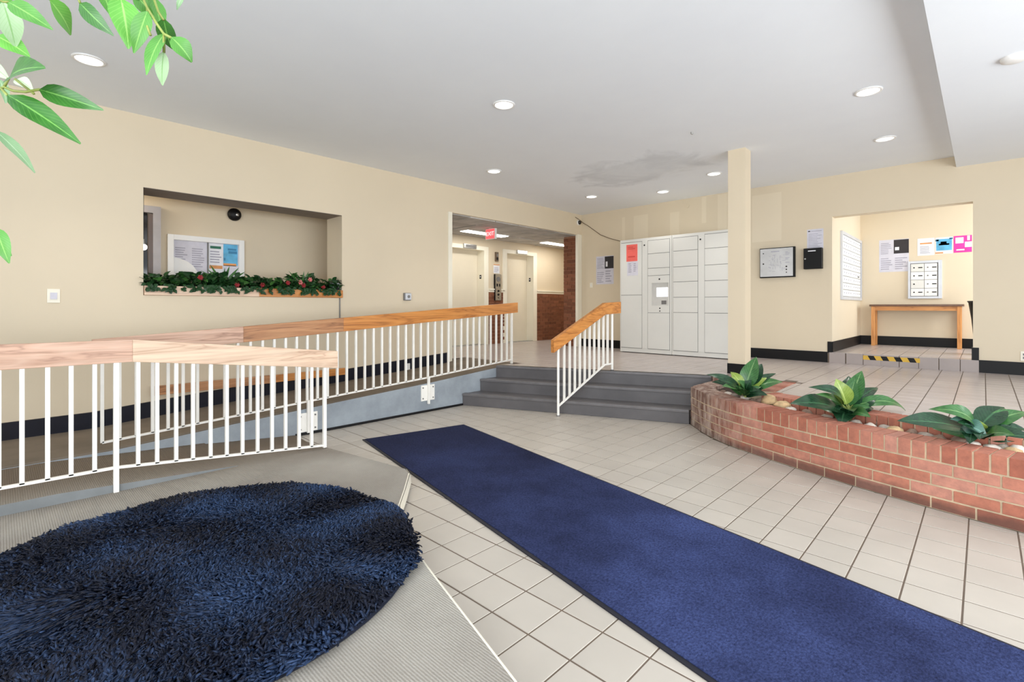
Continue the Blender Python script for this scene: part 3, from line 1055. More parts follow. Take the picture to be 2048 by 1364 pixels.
# stair railing
A0, A1 = Vector((-3.617, 4.56, 0)), Vector((-3.462, 5.477, 0))
ad = (A1 - A0).normalized()
rt = thing('stair_railing', 'short white railing with orange oak handrail rising over the grey stairs', 'railing', (-3.6, 4.7, 0))


def onr(s, z):
    p = A0 + ad * s
    return (p.x, p.y, z)


MB().bar(onr(-0.09, 0.825), onr(0.78, 1.262), 0.055, 0.15).build('handrail', m_oak, rt, bevel=0.004)
MB().bar(onr(0.775, 1.262), onr(1.07, 1.278), 0.055, 0.148).build('handrail', m_oak, rt, bevel=0.004)
tz = [(-0.09, 0.825), (0.78, 1.262), (1.2, 1.285)]
bz = [(0.0, 0.115), (0.79, 0.55), (1.2, 0.56)]
for s in (0.095, 0.183, 0.269, 0.352, 0.436, 0.52, 0.602, 0.685, 0.767, 0.845):
    p = onr(s, 0)
    bal(rt, p[0], p[1], lerp_prof(bz, s), lerp_prof(tz, s) - 0.05)
for s, z0 in ((0.0, 0.0), (0.931, 0.468)):
    p = onr(s, 0)
    MB().cyl((p[0], p[1], z0), (p[0], p[1], lerp_prof(tz, s) - 0.05), 0.015, n=12).build('post', m_railw, rt, smooth=False)
    MB().cyl((p[0], p[1], z0), (p[0], p[1], z0 + 0.012), 0.022, n=14).build('foot_ring', m_grey, rt)
MB().bar(onr(0.0, 0.115), onr(0.79, 0.55), 0.022, 0.018).build('bottom_rail', m_railw, rt)
MB().bar(onr(0.79, 0.55), onr(0.93, 0.555), 0.022, 0.018).build('bottom_rail', m_railw, rt)

# wooden board on the wall behind the ramps
rt = thing('wall_handrail', 'low brown wooden rail fixed level along the left wall above the navy skirting', 'handrail', (XL + 0.05, 2.1, 0.4))
MB().bar((XL + 0.07, 1.07, 0.44), (XL + 0.07, 2.2, 0.44), 0.04, 0.092).build('board', m_oak_mid, rt, bevel=0.003)
MB().bar((XL + 0.07, 2.2, 0.44), (XL + 0.07, 3.14, 0.446), 0.04, 0.085).build('board', m_oak, rt, bevel=0.003)
for y in (1.3, 2.1, 2.95):
    MB().box(XL, XL + 0.055, y - 0.02, y + 0.02, 0.42, 0.46).build('bracket', m_steel, rt)

# ------------------------------------------------------------------ rugs
rug = thing('shag_rug', 'round dark blue shag rug lying on the beige carpet platform', 'rug', (-2.57, 0.645, 0.092))
RC, RR = Vector((-2.578, 0.645)), 0.966
MB().lathe((RC.x, RC.y, 0.0), [(0.0, 0.112), (RR - 0.03, 0.112), (RR - 0.01, 0.1), (RR - 0.015, 0.093), (0.0, 0.093)], 72).build('backing', m_rugback, rug)
N = 44000
ang = rng.uniform(0, 2 * PI, N)
rad = (RR - 0.012) * np.sqrt(rng.uniform(0, 1, N))
bx, by = RC.x + rad * np.cos(ang), RC.y + rad * np.sin(ang)


def fnoise(x, y, s, seed):
    out = np.zeros_like(x)
    r = np.random.default_rng(seed)
    for k in range(14):
        a, ph = r.uniform(0, 2 * PI), r.uniform(0, 2 * PI)
        fq = s * r.uniform(0.6, 2.2)
        out += np.sin((x * math.cos(a) + y * math.sin(a)) * fq + ph)
    return out / 3.7


n1, n2, n3 = fnoise(bx, by, 6.5, 1), fnoise(bx, by, 6.5, 2), fnoise(bx, by, 7.0, 3)
lean = 0.03
dx = lean * n1 + rng.normal(0, 0.013, N) + 0.012 * np.cos(ang) * (rad > RR - 0.08)
dy = lean * n2 - 0.006 + rng.normal(0, 0.013, N) + 0.012 * np.sin(ang) * (rad > RR - 0.08)
hh = rng.uniform(0.026, 0.044, N) * (1 - 0.35 * (rad > RR - 0.03))
S = 3
tt = np.array([0.0, 0.45, 0.8, 1.0])
wr = np.array([0.005, 0.007, 0.0068, 0.0034])
verts = np.zeros((N, 4, S, 3))
rot = rng.uniform(0, 2 * PI, N)
cur = rng.normal(0, 0.012, (N, 2))
for k in range(4):
    t = tt[k]
    cxk = bx + dx * t ** 1.4 + cur[:, 0] * math.sin(PI * t)
    cyk = by + dy * t ** 1.4 + cur[:, 1] * math.sin(PI * t)
    czk = 0.11 + hh * (t - 0.28 * t * t * np.minimum(1, np.hypot(dx, dy) / 0.05))
    for s in range(S):
        a = rot + 2 * PI * s / S + 0.5 * k
        verts[:, k, s, 0] = cxk + wr[k] * np.cos(a)
        verts[:, k, s, 1] = cyk + wr[k] * np.sin(a)
        verts[:, k, s, 2] = czk + 0.35 * wr[k] * np.sin(a * 2 + rot)
V = verts.reshape(-1, 3) - np.array([RC.x, RC.y, 0.092])
idx = np.arange(N)[:, None] * (4 * S)
quads = []
for k in range(3):
    for s in range(S):
        s2_ = (s + 1) % S
        quads.append(np.stack([idx[:, 0] + k * S + s, idx[:, 0] + k * S + s2_, idx[:, 0] + (k + 1) * S + s2_, idx[:, 0] + (k + 1) * S + s], 1))
Q = np.concatenate(quads)
me = bpy.data.meshes.new('pile')
me.vertices.add(len(V))
me.vertices.foreach_set('co', V.astype(np.float32).ravel())
me.loops.add(Q.size)
me.loops.foreach_set('vertex_index', Q.astype(np.int32).ravel())
me.polygons.add(len(Q))
me.polygons.foreach_set('loop_start', np.arange(0, Q.size, 4, dtype=np.int32))
me.polygons.foreach_set('loop_total', np.full(len(Q), 4, dtype=np.int32))
me.update()
me.polygons.foreach_set('use_smooth', np.ones(len(Q), dtype=bool))
mixk = np.clip(0.2 + 0.24 * n3 + rng.normal(0, 0.13, N), 0, 1)[:, None]
cA, cB = np.array(lin((13, 19, 37))[:3]), np.array(lin((60, 86, 128))[:3])
cc = cA * (1 - mixk) + cB * mixk
cc = np.concatenate([cc, np.ones((N, 1))], 1)
full = np.repeat(cc, 4 * S, axis=0).astype(np.float32)
at = me.color_attributes.new('yarn', 'FLOAT_COLOR', 'POINT')
at.data.foreach_set('color', full.ravel())
me.materials.append(m_pile)
pile = put('pile', me, (RC.x, RC.y, 0.092), rug)
struct(pile, 'stuff')

run = thing('runner_mat', 'long navy runner mat lying diagonally across the beige tile floor', 'mat', (-2.0, 2.5, 0.001))
c0, c1 = Vector((-4.329, 2.43)), Vector((-4.085, 3.505))
dr = Vector((0.9795, -0.2014))
Lr = 5.4
MB().prism([tuple(c0), tuple(c1), tuple(c1 + dr * Lr), tuple(c0 + dr * Lr)], 0.001, 0.008).build('rubber_border', m_runner_edge, run)
w = (c1 - c0).normalized()
i0, i1 = c0 + dr * 0.02 + w * 0.022, c1 + dr * 0.02 - w * 0.018
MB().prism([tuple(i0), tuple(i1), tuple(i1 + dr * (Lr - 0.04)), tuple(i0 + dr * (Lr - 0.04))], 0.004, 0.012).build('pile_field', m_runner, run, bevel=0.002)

# ------------------------------------------------------------------ brick planter
pln = thing('brick_planter', 'low curved red brick planter along the edge of the landing', 'planter', (-0.9, 4.5, 0))
PH = 0.413


def along(path, s, off):
    p, t = path.at(s), path.tan(s)
    n = Vector((-t.y, t.x))
    return p + n * off, t, n


# mortar core follows the curve, set back behind the brick faces
ss = np.linspace(0, plant_path.len, 60)
outer = [along(plant_path, s, 0.006)[0] for s in ss]
inner = [along(plant_path, s, 0.205)[0] for s in ss]
core = MB()
m_ = len(ss)
for zt in (PH - 0.006,):
    core.add([(p.x, p.y, 0) for p in outer] + [(p.x, p.y, zt) for p in outer] + [(p.x, p.y, 0) for p in inner] + [(p.x, p.y, zt) for p in inner],
             [(i, i + 1, m_ + i + 1, m_ + i) for i in range(m_ - 1)] + [(m_ + i, m_ + i + 1, 3 * m_ + i + 1, 3 * m_ + i) for i in range(m_ - 1)] +
             [(3 * m_ + i, 3 * m_ + i + 1, 2 * m_ + i + 1, 2 * m_ + i) for i in range(m_ - 1)] + [(0, m_, 3 * m_, 2 * m_), (m_ - 1, 3 * m_ - 1, 4 * m_ - 1, 2 * m_ - 1)])
core.build('mortar', m_mortar, pln)


def brick_at(p, t, n, L, D, z0, z1, jit=0.0015):
    c = p + n * (D / 2 + random.uniform(-jit, jit))
    tl = t * (L / 2)
    nl = n * (D / 2)
    b = MB().obox((c.x, c.y, (z0 + z1) / 2), (tl.x, tl.y, 0), (nl.x, nl.y, 0), (0, 0, (z1 - z0) / 2 + random.uniform(-0.0012, 0.0006)))
    return b.build('brick', m_brick, pln, bevel=0.003)


BL, GAP = 0.2075, 0.0105
for r in range(4):
    s = 0.0 if r % 2 == 0 else (BL + GAP) / 2
    if r % 2:
        q, t, n = along(plant_path, BL / 4 - GAP / 4, 0)
        brick_at(q, t, n, BL / 2 - GAP / 2, 0.095, 0.004 + r * 0.0755, 0.004 + r * 0.0755 + 0.0655)
    while s + BL < plant_path.len:
        q, t, n = along(plant_path, s + BL / 2, 0)
        brick_at(q, t, n, BL, 0.095, 0.004 + r * 0.0755, 0.004 + r * 0.0755 + 0.0655)
        s += BL + GAP
s = 0.0
while s + 0.066 < plant_path.len:
    q, t, n = along(plant_path, s + 0.033, 0)
    brick_at(q, t, n, 0.0655, 0.212, 0.307, PH)
    s += 0.0765
# coping at the back, level with the landing
back_path = Path([(x, y) for x, y in [(-1.44, 5.155), (-1.40, 5.135)] + back_in[1:]])
bi = [along(back_path, s, -0.19)[0] for s in np.linspace(0.02, back_path.len, 30)]
bo = [along(back_path, s, -0.006)[0] for s in np.linspace(0.02, back_path.len, 30)]
m_ = 30
core = MB().add([(p.x, p.y, 0) for p in bi] + [(p.x, p.y, ZU - 0.004) for p in bi] + [(p.x, p.y, ZU - 0.004) for p in bo],
                [(i, i + 1, m_ + i + 1, m_ + i) for i in range(m_ - 1)] + [(m_ + i, m_ + i + 1, 2 * m_ + i + 1, 2 * m_ + i) for i in range(m_ - 1)])
core.build('mortar', m_mortar, pln)
s = 0.02
while s + 0.066 < back_path.len:
    q, t, n = along(back_path, s + 0.033, -0.205)
    brick_at(q, t, n, 0.0655, 0.2, 0.36, ZU + 0.004)
    s += 0.0765
# return of the coping around the notch in front of the column
y = 5.2
core = MB().box(-1.655, -1.455, 5.0, 5.98, 0.1, ZU - 0.004).box(-2.27, -1.455, 5.79, 5.98, 0.1, ZU - 0.004)
core.build('mortar', m_mortar, pln)
while y < 5.95:
    brick_at(Vector((-1.66, y)), Vector((0, 1)), Vector((1, 0)), 0.0655, 0.205, 0.36, ZU + 0.004)
    y += 0.0765
x = -1.72
while x > -2.26:
    brick_at(Vector((x, 5.78)), Vector((1, 0)), Vector((0, 1)), 0.0655, 0.2, 0.36, ZU + 0.004)
    x -= 0.0765
# left end of the planter beside the stairs
core = MB().prism([(-2.31, 5.25), (-2.12, 5.3), (-2.12, 5.8), (-2.31, 5.98)], 0.0, PH - 0.006).build('mortar', m_mortar, pln)
y = 5.33
while y < 5.9:
    brick_at(Vector((-2.318, y)), Vector((0, 1)), Vector((1, 0)), 0.0655, 0.205, 0.307, PH)
    y += 0.0765
# soil
ip = [along(plant_path, s, 0.19)[0] for s in np.linspace(0.1, plant_path.len, 30)]
ob = [along(back_path, s, -0.15)[0] for s in np.linspace(0.05, back_path.len, 20)]
soil_poly = [tuple(p) for p in ip] + [tuple(p) for p in ob[::-1]] + [(-1.62, 5.2), (-1.62, 5.82), (-2.15, 5.82)]
MB().prism(soil_poly, 0.2, 0.375).build('soil', m_soil, pln)
inpath = Path([tuple(p) for p in ip])


def stone_mesh(r, seed):
    def fn(q):
        return 1 + 0.3 * mnoise.noise(q * 1.3 + Vector((seed * 7.1, seed * 3.3, 0))) + (0.22 if seed in (5, 6) else 0.1) * mnoise.noise(q * 3.1 + Vector((0, seed * 5.7, 2)))
    return MB().ball((0, 0, 0), r, r * random.uniform(0.7, 0.85), r * random.uniform(0.55, 0.72), 14, 9, fn)


P1 = ((-1.658, 4.948, 0.469), [
    ((-1.652, 4.954, 0.506), (-1.591, 5.082, 0.799), 0.124, 0.03, 0),
    ((-1.634, 4.971, 0.522), (-1.575, 5.194, 0.724), 0.116, 0.02, 1),
    ((-1.67, 4.937, 0.506), (-1.791, 4.96, 0.65), 0.075, 0.04, 2),
    ((-1.682, 4.925, 0.489), (-1.901, 4.646, 0.645), 0.075, 0.05, 1),
    ((-1.682, 4.925, 0.481), (-1.799, 4.675, 0.603), 0.091, 0.03, 1),
    ((-1.682, 4.925, 0.473), (-1.752, 4.637, 0.548), 0.083, 0.03, 0),
    ((-1.634, 4.971, 0.506), (-1.471, 5.266, 0.633), 0.066, 0.03, 1),
    ((-1.622, 4.983, 0.481), (-1.411, 5.269, 0.555), 0.091, 0.05, 0),
    ((-1.646, 4.96, 0.481), (-1.497, 5.076, 0.608), 0.075, 0.02, 2),
    ((-1.664, 4.943, 0.464), (-1.67, 4.799, 0.595), 0.083, 0.03, 0),
    ((-1.646, 4.96, 0.473), (-1.59, 4.931, 0.597), 0.091, 0.03, 1),
    ((-1.676, 4.931, 0.486), (-1.926, 4.831, 0.548), 0.07, 0.05, 1),
])
P2 = ((-0.769, 4.609, 0.478), [
    ((-0.76, 4.619, 0.526), (-0.702, 4.757, 0.775), 0.102, 0.02, 0),
    ((-0.779, 4.6, 0.519), (-0.842, 4.567, 0.719), 0.108, 0.02, 2),
    ((-0.769, 4.609, 0.532), (-0.792, 4.781, 0.723), 0.095, 0.02, 1),
    ((-0.799, 4.581, 0.519), (-0.984, 4.334, 0.662), 0.075, 0.08, 1),
    ((-0.799, 4.581, 0.505), (-0.93, 4.316, 0.618), 0.061, 0.03, 0),
    ((-0.808, 4.572, 0.465), (-1.066, 4.159, 0.549), 0.135, 0.05, 1),
    ((-0.745, 4.633, 0.519), (-0.619, 4.92, 0.63), 0.081, 0.03, 1),
    ((-0.74, 4.637, 0.509), (-0.442, 4.895, 0.476), 0.079, 0.09, 0),
    ((-0.75, 4.628, 0.488), (-0.671, 4.565, 0.466), 0.054, 0.02, 2),
    ((-0.787, 4.592, 0.465), (-0.783, 4.43, 0.392), 0.129, 0.03, 1),
    ((-0.764, 4.614, 0.512), (-0.73, 4.647, 0.715), 0.081, 0.02, 0),
])
P3 = ((-0.013, 4.419, 0.47), [
    ((-0.074, 4.361, 0.487), (-0.404, 3.976, 0.555), 0.118, 0.03, 1),
    ((-0.042, 4.392, 0.504), (-0.266, 4.246, 0.609), 0.084, 0.08, 0),
    ((-0.103, 4.334, 0.509), (0.012, 4.305, 0.474), 0.095, 0.03, 3),
    ((-0.022, 4.412, 0.504), (0.098, 4.637, 0.614), 0.118, 0.03, 1),
    ((0.011, 4.443, 0.498), (0.203, 4.669, 0.59), 0.084, 0.04, 0),
    ((0.035, 4.466, 0.487), (0.206, 4.561, 0.483), 0.051, 0.04, 1),
    ((0.047, 4.478, 0.487), (0.152, 4.412, 0.441), 0.067, 0.03, 0),
    ((-0.018, 4.416, 0.492), (-0.022, 4.412, 0.545), 0.056, 0.02, 2),
    ((-0.058, 4.377, 0.498), (-0.158, 4.239, 0.561), 0.067, 0.03, 3),
    ((-0.054, 4.381, 0.481), (-0.064, 4.205, 0.428), 0.09, 0.03, 1),
    ((0.003, 4.435, 0.509), (0.145, 4.71, 0.566), 0.067, 0.03, 1),
])
STONES= [((-1.873, 5.138), 0.072), ((-1.676, 4.953), 0.105), ((-1.792, 5.077), 0.079), ((-1.579, 4.922), 0.075), ((-1.518, 4.956), 0.091), ((-1.424, 4.929), 0.162), ((-1.283, 4.807), 0.132), ((-1.197, 4.713), 0.091), ((-0.628, 4.473), 0.081), ((-0.583, 4.609), 0.093), ((-0.521, 4.48), 0.084), ((-0.471, 4.435), 0.088), ((-0.136, 4.345), 0.103), ((0.018, 4.27), 0.076), ((0.089, 4.359), 0.072), ((0.149, 4.342), 0.092), ((-1.959, 5.229), 0.074), ((-0.696, 4.5), 0.08), ((-0.215, 4.372), 0.082), ((-0.582, 4.772), 0.082), ((0.108, 4.212), 0.063), ((-1.09, 4.593), 0.087), ((-0.947, 4.506), 0.084), ((-0.851, 4.431), 0.074), ((-0.288, 4.396), 0.072), ((-0.366, 4.453), 0.074), ((-0.06, 4.259), 0.078)]
FICUS=[
   ((-0.972, 0.01, 1.705), (-0.93, 0.051, 1.669), 0.0232, 1),
   ((-0.877, 0.046, 1.684), (-0.922, 0.072, 1.664), 0.027, 0),
   ((-0.874, 0.076, 1.691), (-0.844, 0.106, 1.649), 0.0207, 2),
   ((-0.785, 0.107, 1.674), (-0.777, 0.114, 1.61), 0.0324, 0),
   ((-0.76, 0.13, 1.656), (-0.773, 0.118, 1.604), 0.0194, 1),
   ((-0.77, 0.149, 1.659), (-0.798, 0.164, 1.634), 0.0219, 2),
   ((-0.745, 0.145, 1.628), (-0.725, 0.122, 1.564), 0.0179, 1),
   ((-0.715, 0.146, 1.613), (-0.719, 0.169, 1.592), 0.0229, 1),
   ((-0.733, 0.142, 1.6), (-0.759, 0.145, 1.567), 0.0147, 3),
   ((-1.035, 0.005, 1.73), (-1.064, 0.019, 1.678), 0.0289, 3),
   ((-1.072, -0.002, 1.692), (-1.063, 0.034, 1.671), 0.0283, 0),
   ((-0.858, 0.009, 1.563), (-0.747, 0.032, 1.55), 0.0326, 2),
   ((-0.83, 0.035, 1.549), (-0.776, 0.087, 1.525), 0.0222, 2),
   ((-0.83, 0.008, 1.534), (-0.769, 0.066, 1.479), 0.0252, 2),
   ((-1.132, -0.004, 1.565), (-1.126, 0.043, 1.506), 0.0194, 4),
   ((-0.956, -0.002, 1.39), (-0.943, 0.01, 1.343), 0.0186, 1),
   ((-1.011, 0.001, 1.608), (-1.003, 0.008, 1.574), 0.0127, 4),
   ((-0.822, 0.127, 1.703), (-0.823, 0.153, 1.678), 0.0226, 1),
   ((-0.878, 0.1, 1.719), (-0.87, 0.108, 1.686), 0.0164, 1),
   ((-1.078, 0.02, 1.636), (-1.06, 0.037, 1.619), 0.0183, 3),
   ((-0.822, 0.182, 1.726), (-0.829, 0.176, 1.707), 0.0068, 4),
   ((-0.806, 0.141, 1.703), (-0.795, 0.152, 1.653), 0.0212, 1),
   ((-1.132, -0.004, 1.667), (-1.115, 0.012, 1.645), 0.0188, 3),
   ((-1.012, -0.0, 1.371), (-0.998, 0.013, 1.357), 0.0113, 1),
   ((-1.091, -0.006, 1.758), (-1.066, 0.018, 1.733), 0.0241, 1),
   ((-0.845, 0.105, 1.703), (-0.818, 0.13, 1.697), 0.0159, 2),
]
STEMS= [[(-0.876, -0.008, 1.545), (-0.862, 0.005, 1.552), (-0.853, 0.013, 1.547), (-0.843, 0.023, 1.546), (-0.83, 0.035, 1.549)], [(-0.862, 0.005, 1.552), (-0.858, 0.009, 1.563)], [(-0.865, 0.002, 1.551), (-0.844, 0.008, 1.537)], [(-0.881, 0.015, 1.571), (-0.836, 0.03, 1.544)], [(-0.793, 0.126, 1.698), (-0.773, 0.132, 1.667), (-0.752, 0.138, 1.641), (-0.733, 0.142, 1.622), (-0.715, 0.146, 1.612)], [(-0.733, 0.142, 1.622), (-0.733, 0.142, 1.599)], [(-0.806, 0.141, 1.711), (-0.775, 0.144, 1.668), (-0.77, 0.149, 1.657)], [(-0.773, 0.132, 1.667), (-0.76, 0.13, 1.636), (-0.758, 0.133, 1.626)], [(-0.905, -0.009, 1.546), (-1.018, -0.006, 1.54), (-1.132, -0.004, 1.565)], [(-0.934, -0.009, 1.451), (-0.956, -0.002, 1.39)], [(-1.026, -0.014, 1.732), (-1.007, 0.005, 1.718), (-0.972, 0.01, 1.705)], [(-0.914, 0.038, 1.717), (-0.877, 0.046, 1.684)], [(-0.879, 0.072, 1.706), (-0.874, 0.076, 1.691)], [(-0.786, 0.105, 1.685), (-0.785, 0.107, 1.674)]]



# each stone: pose, tone by look
stone_words = ['pale', 'tan', 'brown', 'grey']
tones = [0, 0, 3, 2, 2, 1, 1, 0, 0, 2, 3, 1, 2, 0, 3, 0, 2, 3, 2, 3, 1, 2, 3, 0, 3, 2, 0]
where = ['under the far plant, at its left', 'smooth and oval in front of the far plant', 'behind the oval pale one at the far plant', 'right of the oval pale one by the brick edge', 'dark lump beside the large tan boulder',
         'largest of all, rough, between the far and middle plants', 'rough and craggy, right of the largest boulder', 'small, under the lying leaf of the middle plant', 'rounded, just right of the middle plant',
         'rounded, against the back coping right of the middle plant', 'flat, in the gap right of the middle plant', 'under the tip of the long lying leaf', 'in front of the nearest plant, half under its leaf',
         'oval, right of the nearest plant at the brick edge', 'behind the pale oval one of the nearest plant', 'rightmost, at the picture edge', 'leftmost, tucked by the stair end', 'small, close to the stem of the middle plant',
         'under the long lying leaf of the nearest plant', 'against the coping behind the middle plant', 'small, by the front brick rim near the nearest plant', 'in the row left of the middle plant', 'beside the middle plant, front left',
         'front, under the drooping leaf of the middle plant', 'under the lying leaf, near its middle', 'under the lying leaf, toward its tip', 'front of the nearest plant by the rim']
for i, ((x, y), w) in enumerate(STONES):
    p = Vector((x, y))
    # keep the stone inside the bed
    bs, bd_ = 0, 9
    for s in np.linspace(0, plant_path.len, 120):
        d = (plant_path.at(s) - p).length
        if d < bd_:
            bs, bd_ = s, d
    r = max(0.045, w * 0.56)
    if bd_ < 0.215 + r * 0.55:
        q, t, n = along(plant_path, bs, 0.225 + r * 0.6)
        p = q
    rz = r * 0.62
    o = stone_mesh(r, i).build('river_stone', m_stone[tones[i]], smooth=True, origin=(0, 0, 0))
    o.location = (p.x, p.y, 0.375 + rz * 0.72)
    WORLD_LOC[o.name] = o.location.copy()
    o.rotation_euler = (0, 0, i * 1.7)
    tag(o, '%s stone in the planter, %s' % (stone_words[tones[i]], where[i]), 'stone', 'stones in the brick planter')


# ------------------------------------------------------------------ leaves and plants
def leaf_mb(B, T, W, arch=0.03, fold=0.18, nl=8, nw=4, up=None, tip=0.8, curl=0.0):
    """a pointed leaf from stalk B to tip T, arched, folded along its midrib"""
    B, T = Vector(B), Vector(T)
    d = T - B
    L = d.length
    t = d.normalized()
    up = Vector((0, 0, 1)) if up is None else Vector(up)
    s = t.cross(up)
    if s.length < 0.2:
        s = t.cross(Vector((0.7, -0.7, 0.1)))
    s.normalize()
    nrm = s.cross(t).normalized()
    m = MB()
    m.uv = []
    vs = []
    for i in range(nl + 1):
        u = i / nl
        c = B + d * u + nrm * arch * 4 * u * (1 - u) - nrm * curl * u * u * u * L
        w = W / 2 * (math.sin(PI * min(1, u ** 0.72)) ** 0.85 if 0 < u < 1 else 0.02)
        w = max(w, 0.0008)
        for j in range(nw + 1):
            v = j / nw * 2 - 1
            wav = 0.012 * W * 8 * math.sin(u * 9 + v * 2) * abs(v)
            vs.append(c + s * w * v + nrm * (fold * abs(v) * w + wav * 0.25))
            m.uv.append((u, j / nw))
    fs = [(i * (nw + 1) + j, (i + 1) * (nw + 1) + j, (i + 1) * (nw + 1) + j + 1, i * (nw + 1) + j + 1) for i in range(nl) for j in range(nw)]
    m.add(vs, fs)
    return m


PM = [m_pl_green, m_pl_dark, m_pl_lime, m_pl_blue]
for (base, leaves), lab in ((P1, 'broad-leaved green plant at the left end of the brick planter, in front of the column'),
                            (P2, 'broad-leaved green plant in the middle of the brick planter with one large leaf lying left'),
                            (P3, 'broad-leaved green plant at the right end of the planter, partly out of the picture')):
    pt = thing('leafy_plant', lab, 'plant', (base[0], base[1], 0.375), 'plants in the brick planter')
    st_ = MB().tube([(base[0], base[1], 0.36), (base[0] + 0.004, base[1], 0.42), (base[0], base[1] + 0.006, base[2] + 0.03)], [0.02, 0.018, 0.012], 8)
    st_.build('stem', m_stem, pt, smooth=True)
    extra = []
    rr = random.Random(len(lab))
    for k in range(9):
        a = k * 2.4 + rr.uniform(-0.3, 0.3)
        L = rr.uniform(0.14, 0.24)
        el = rr.uniform(0.1, 0.75)
        bz_ = base[2] - 0.03
        B_ = (base[0] + 0.02 * math.cos(a), base[1] + 0.02 * math.sin(a), bz_)
        extra.append((B_, (B_[0] + L * math.cos(a) * math.cos(el), B_[1] + L * math.sin(a) * math.cos(el), bz_ + L * math.sin(el)), L * 0.42, 0.03, rr.choice((0, 1, 1, 1, 0))))
    for B, T, W, arch, ci in list(leaves) + extra:
        BB = Vector(B)
        TT = Vector(T)
        hv = Vector((TT.x - BB.x, TT.y - BB.y, 0))
        # a leaf that stands up shows its face; tilt its normal toward the camera
        up = Vector((0, 0, 0.75)) + (Vector((0, 0, CAM_Z)) - (BB + TT) / 2).normalized() * 0.9
        start = BB
        lm = leaf_mb(start, TT, W * 1.3, arch, 0.2, 10, 4, up)
        lf = lm.build('leaf', PM[ci], pt, smooth=True)
        sk = MB().tube([(base[0], base[1], base[2] - 0.02), tuple((Vector(base) + BB) / 2), tuple(start + (TT - start) * 0.06)], [0.007, 0.005, 0.003], 5)
        sk.build('leaf_stalk', m_stem, lf, smooth=True)

# ficus at the left edge of the picture, close to the camera
TX, TY = -1.115, -0.21
fic = thing('ficus_tree', 'green-leaved ficus branches hanging in from the upper left corner', 'tree', (TX, TY, 0.09))
MB().lathe((TX, TY, 0.09), [(0.0, 0.0), (0.13, 0.0), (0.165, 0.28), (0.18, 0.3), (0.165, 0.31), (0.15, 0.27), (0.0, 0.26)], 28).build('pot', m_grey, fic, smooth=True)
MB().tube([(TX, TY, 0.34), (TX + 0.02, TY + 0.01, 0.8), (TX - 0.01, TY + 0.02, 1.2), (TX + 0.03, TY + 0.06, 1.55), (TX + 0.02, TY + 0.1, 1.9)], [0.024, 0.021, 0.018, 0.014, 0.01], 10).build('trunk', m_bark, fic, smooth=True)
for a in ([(TX + 0.03, TY + 0.06, 1.55), (-1.0, -0.06, 1.57), (-0.876, -0.008, 1.545)], [(TX + 0.0, TY + 0.04, 1.4), (-1.02, -0.08, 1.5), (-0.934, -0.009, 1.451)],
          [(TX + 0.02, TY + 0.1, 1.85), (-0.96, -0.02, 1.83), (-0.8, 0.11, 1.745), (-0.793, 0.126, 1.698)], [(-0.96, -0.02, 1.83), (-0.88, 0.06, 1.76), (-0.806, 0.141, 1.711)],
          [(TX + 0.02, TY + 0.1, 1.8), (-1.05, -0.03, 1.78), (-1.026, -0.014, 1.732)], [(-0.96, -0.02, 1.83), (-0.93, 0.02, 1.76), (-0.914, 0.038, 1.717)],
          [(-0.93, 0.0, 1.81), (-0.89, 0.05, 1.75), (-0.879, 0.072, 1.706)], [(-0.8, 0.11, 1.745), (-0.79, 0.1, 1.71), (-0.786, 0.105, 1.685)]):
    MB().tube(a, 0.004, 6).build('branch', m_bark, fic, smooth=True)
for S_ in STEMS:
    MB().tube(S_, 0.0016, 5).build('twig', m_stem, fic, smooth=True)
FM = [m_leaf_bright, m_leaf_mid, m_leaf_deep, m_leaf_pale, m_leaf_greyg]
camv = Vector((0, 0, CAM_Z))
for B, T, W, ci in FICUS:
    mid = (Vector(B) + Vector(T)) / 2
    up = (camv - mid).normalized() + Vector((random.uniform(-0.5, 0.5), random.uniform(-0.5, 0.5), random.uniform(0.0, 0.6)))
    leaf_mb(B, T, W * 1.05, 0.003, 0.22, 8, 4, up, curl=0.04).build('leaf', FM[ci], fic, smooth=True)

# ------------------------------------------------------------------ flat things on walls
def sheet(name, label, cat, plane, pos, a0, a1, z0, z1, mat, prints=(), group=None, th=0.002, parent=None):
    """a sheet on a wall: plane 'y' faces -y at y = pos, plane 'x' faces +x at x = pos; prints are fractions of the sheet"""
    def bx(m, u0, u1, w0, w1, d0, d1):
        if plane == 'y':
            m.box(u0, u1, pos - d1, pos - d0, w0, w1)
        else:
            m.box(pos + d0, pos + d1, u0, u1, w0, w1)
        return m
    o = bx(MB(), a0, a1, z0, z1, 0.0, th).build(name, mat, parent)
    if label:
        tag(o, label, cat, group)
    byname = {}
    for fx0, fx1, fz0, fz1, pm in prints:
        byname.setdefault(pm.name, (MB(), pm))
        bx(byname[pm.name][0], a0 + (a1 - a0) * fx0, a0 + (a1 - a0) * fx1, z0 + (z1 - z0) * fz0, z0 + (z1 - z0) * fz1, th, th + (0.001 if pm is not m_paper else 0.0014))
    for k, (m, pm) in byname.items():
        q = m.build('print', pm, o)
        if len(m.f) > 6:
            struct(q, 'stuff')
    return o


def lines(x0, x1, z1, z0, n, mat, seed=0, fill=0.45):
    r = random.Random(seed)
    out = []
    for i in range(n):
        z = z1 - (z1 - z0) * (i + 0.5) / n
        h = (z1 - z0) / n * fill
        out.append((x0, x0 + (x1 - x0) * r.uniform(0.6, 1.0), z - h / 2, z + h / 2, mat))
    return out


# ------------------------------------------------------------------ parcel lockers
LY = 7.85


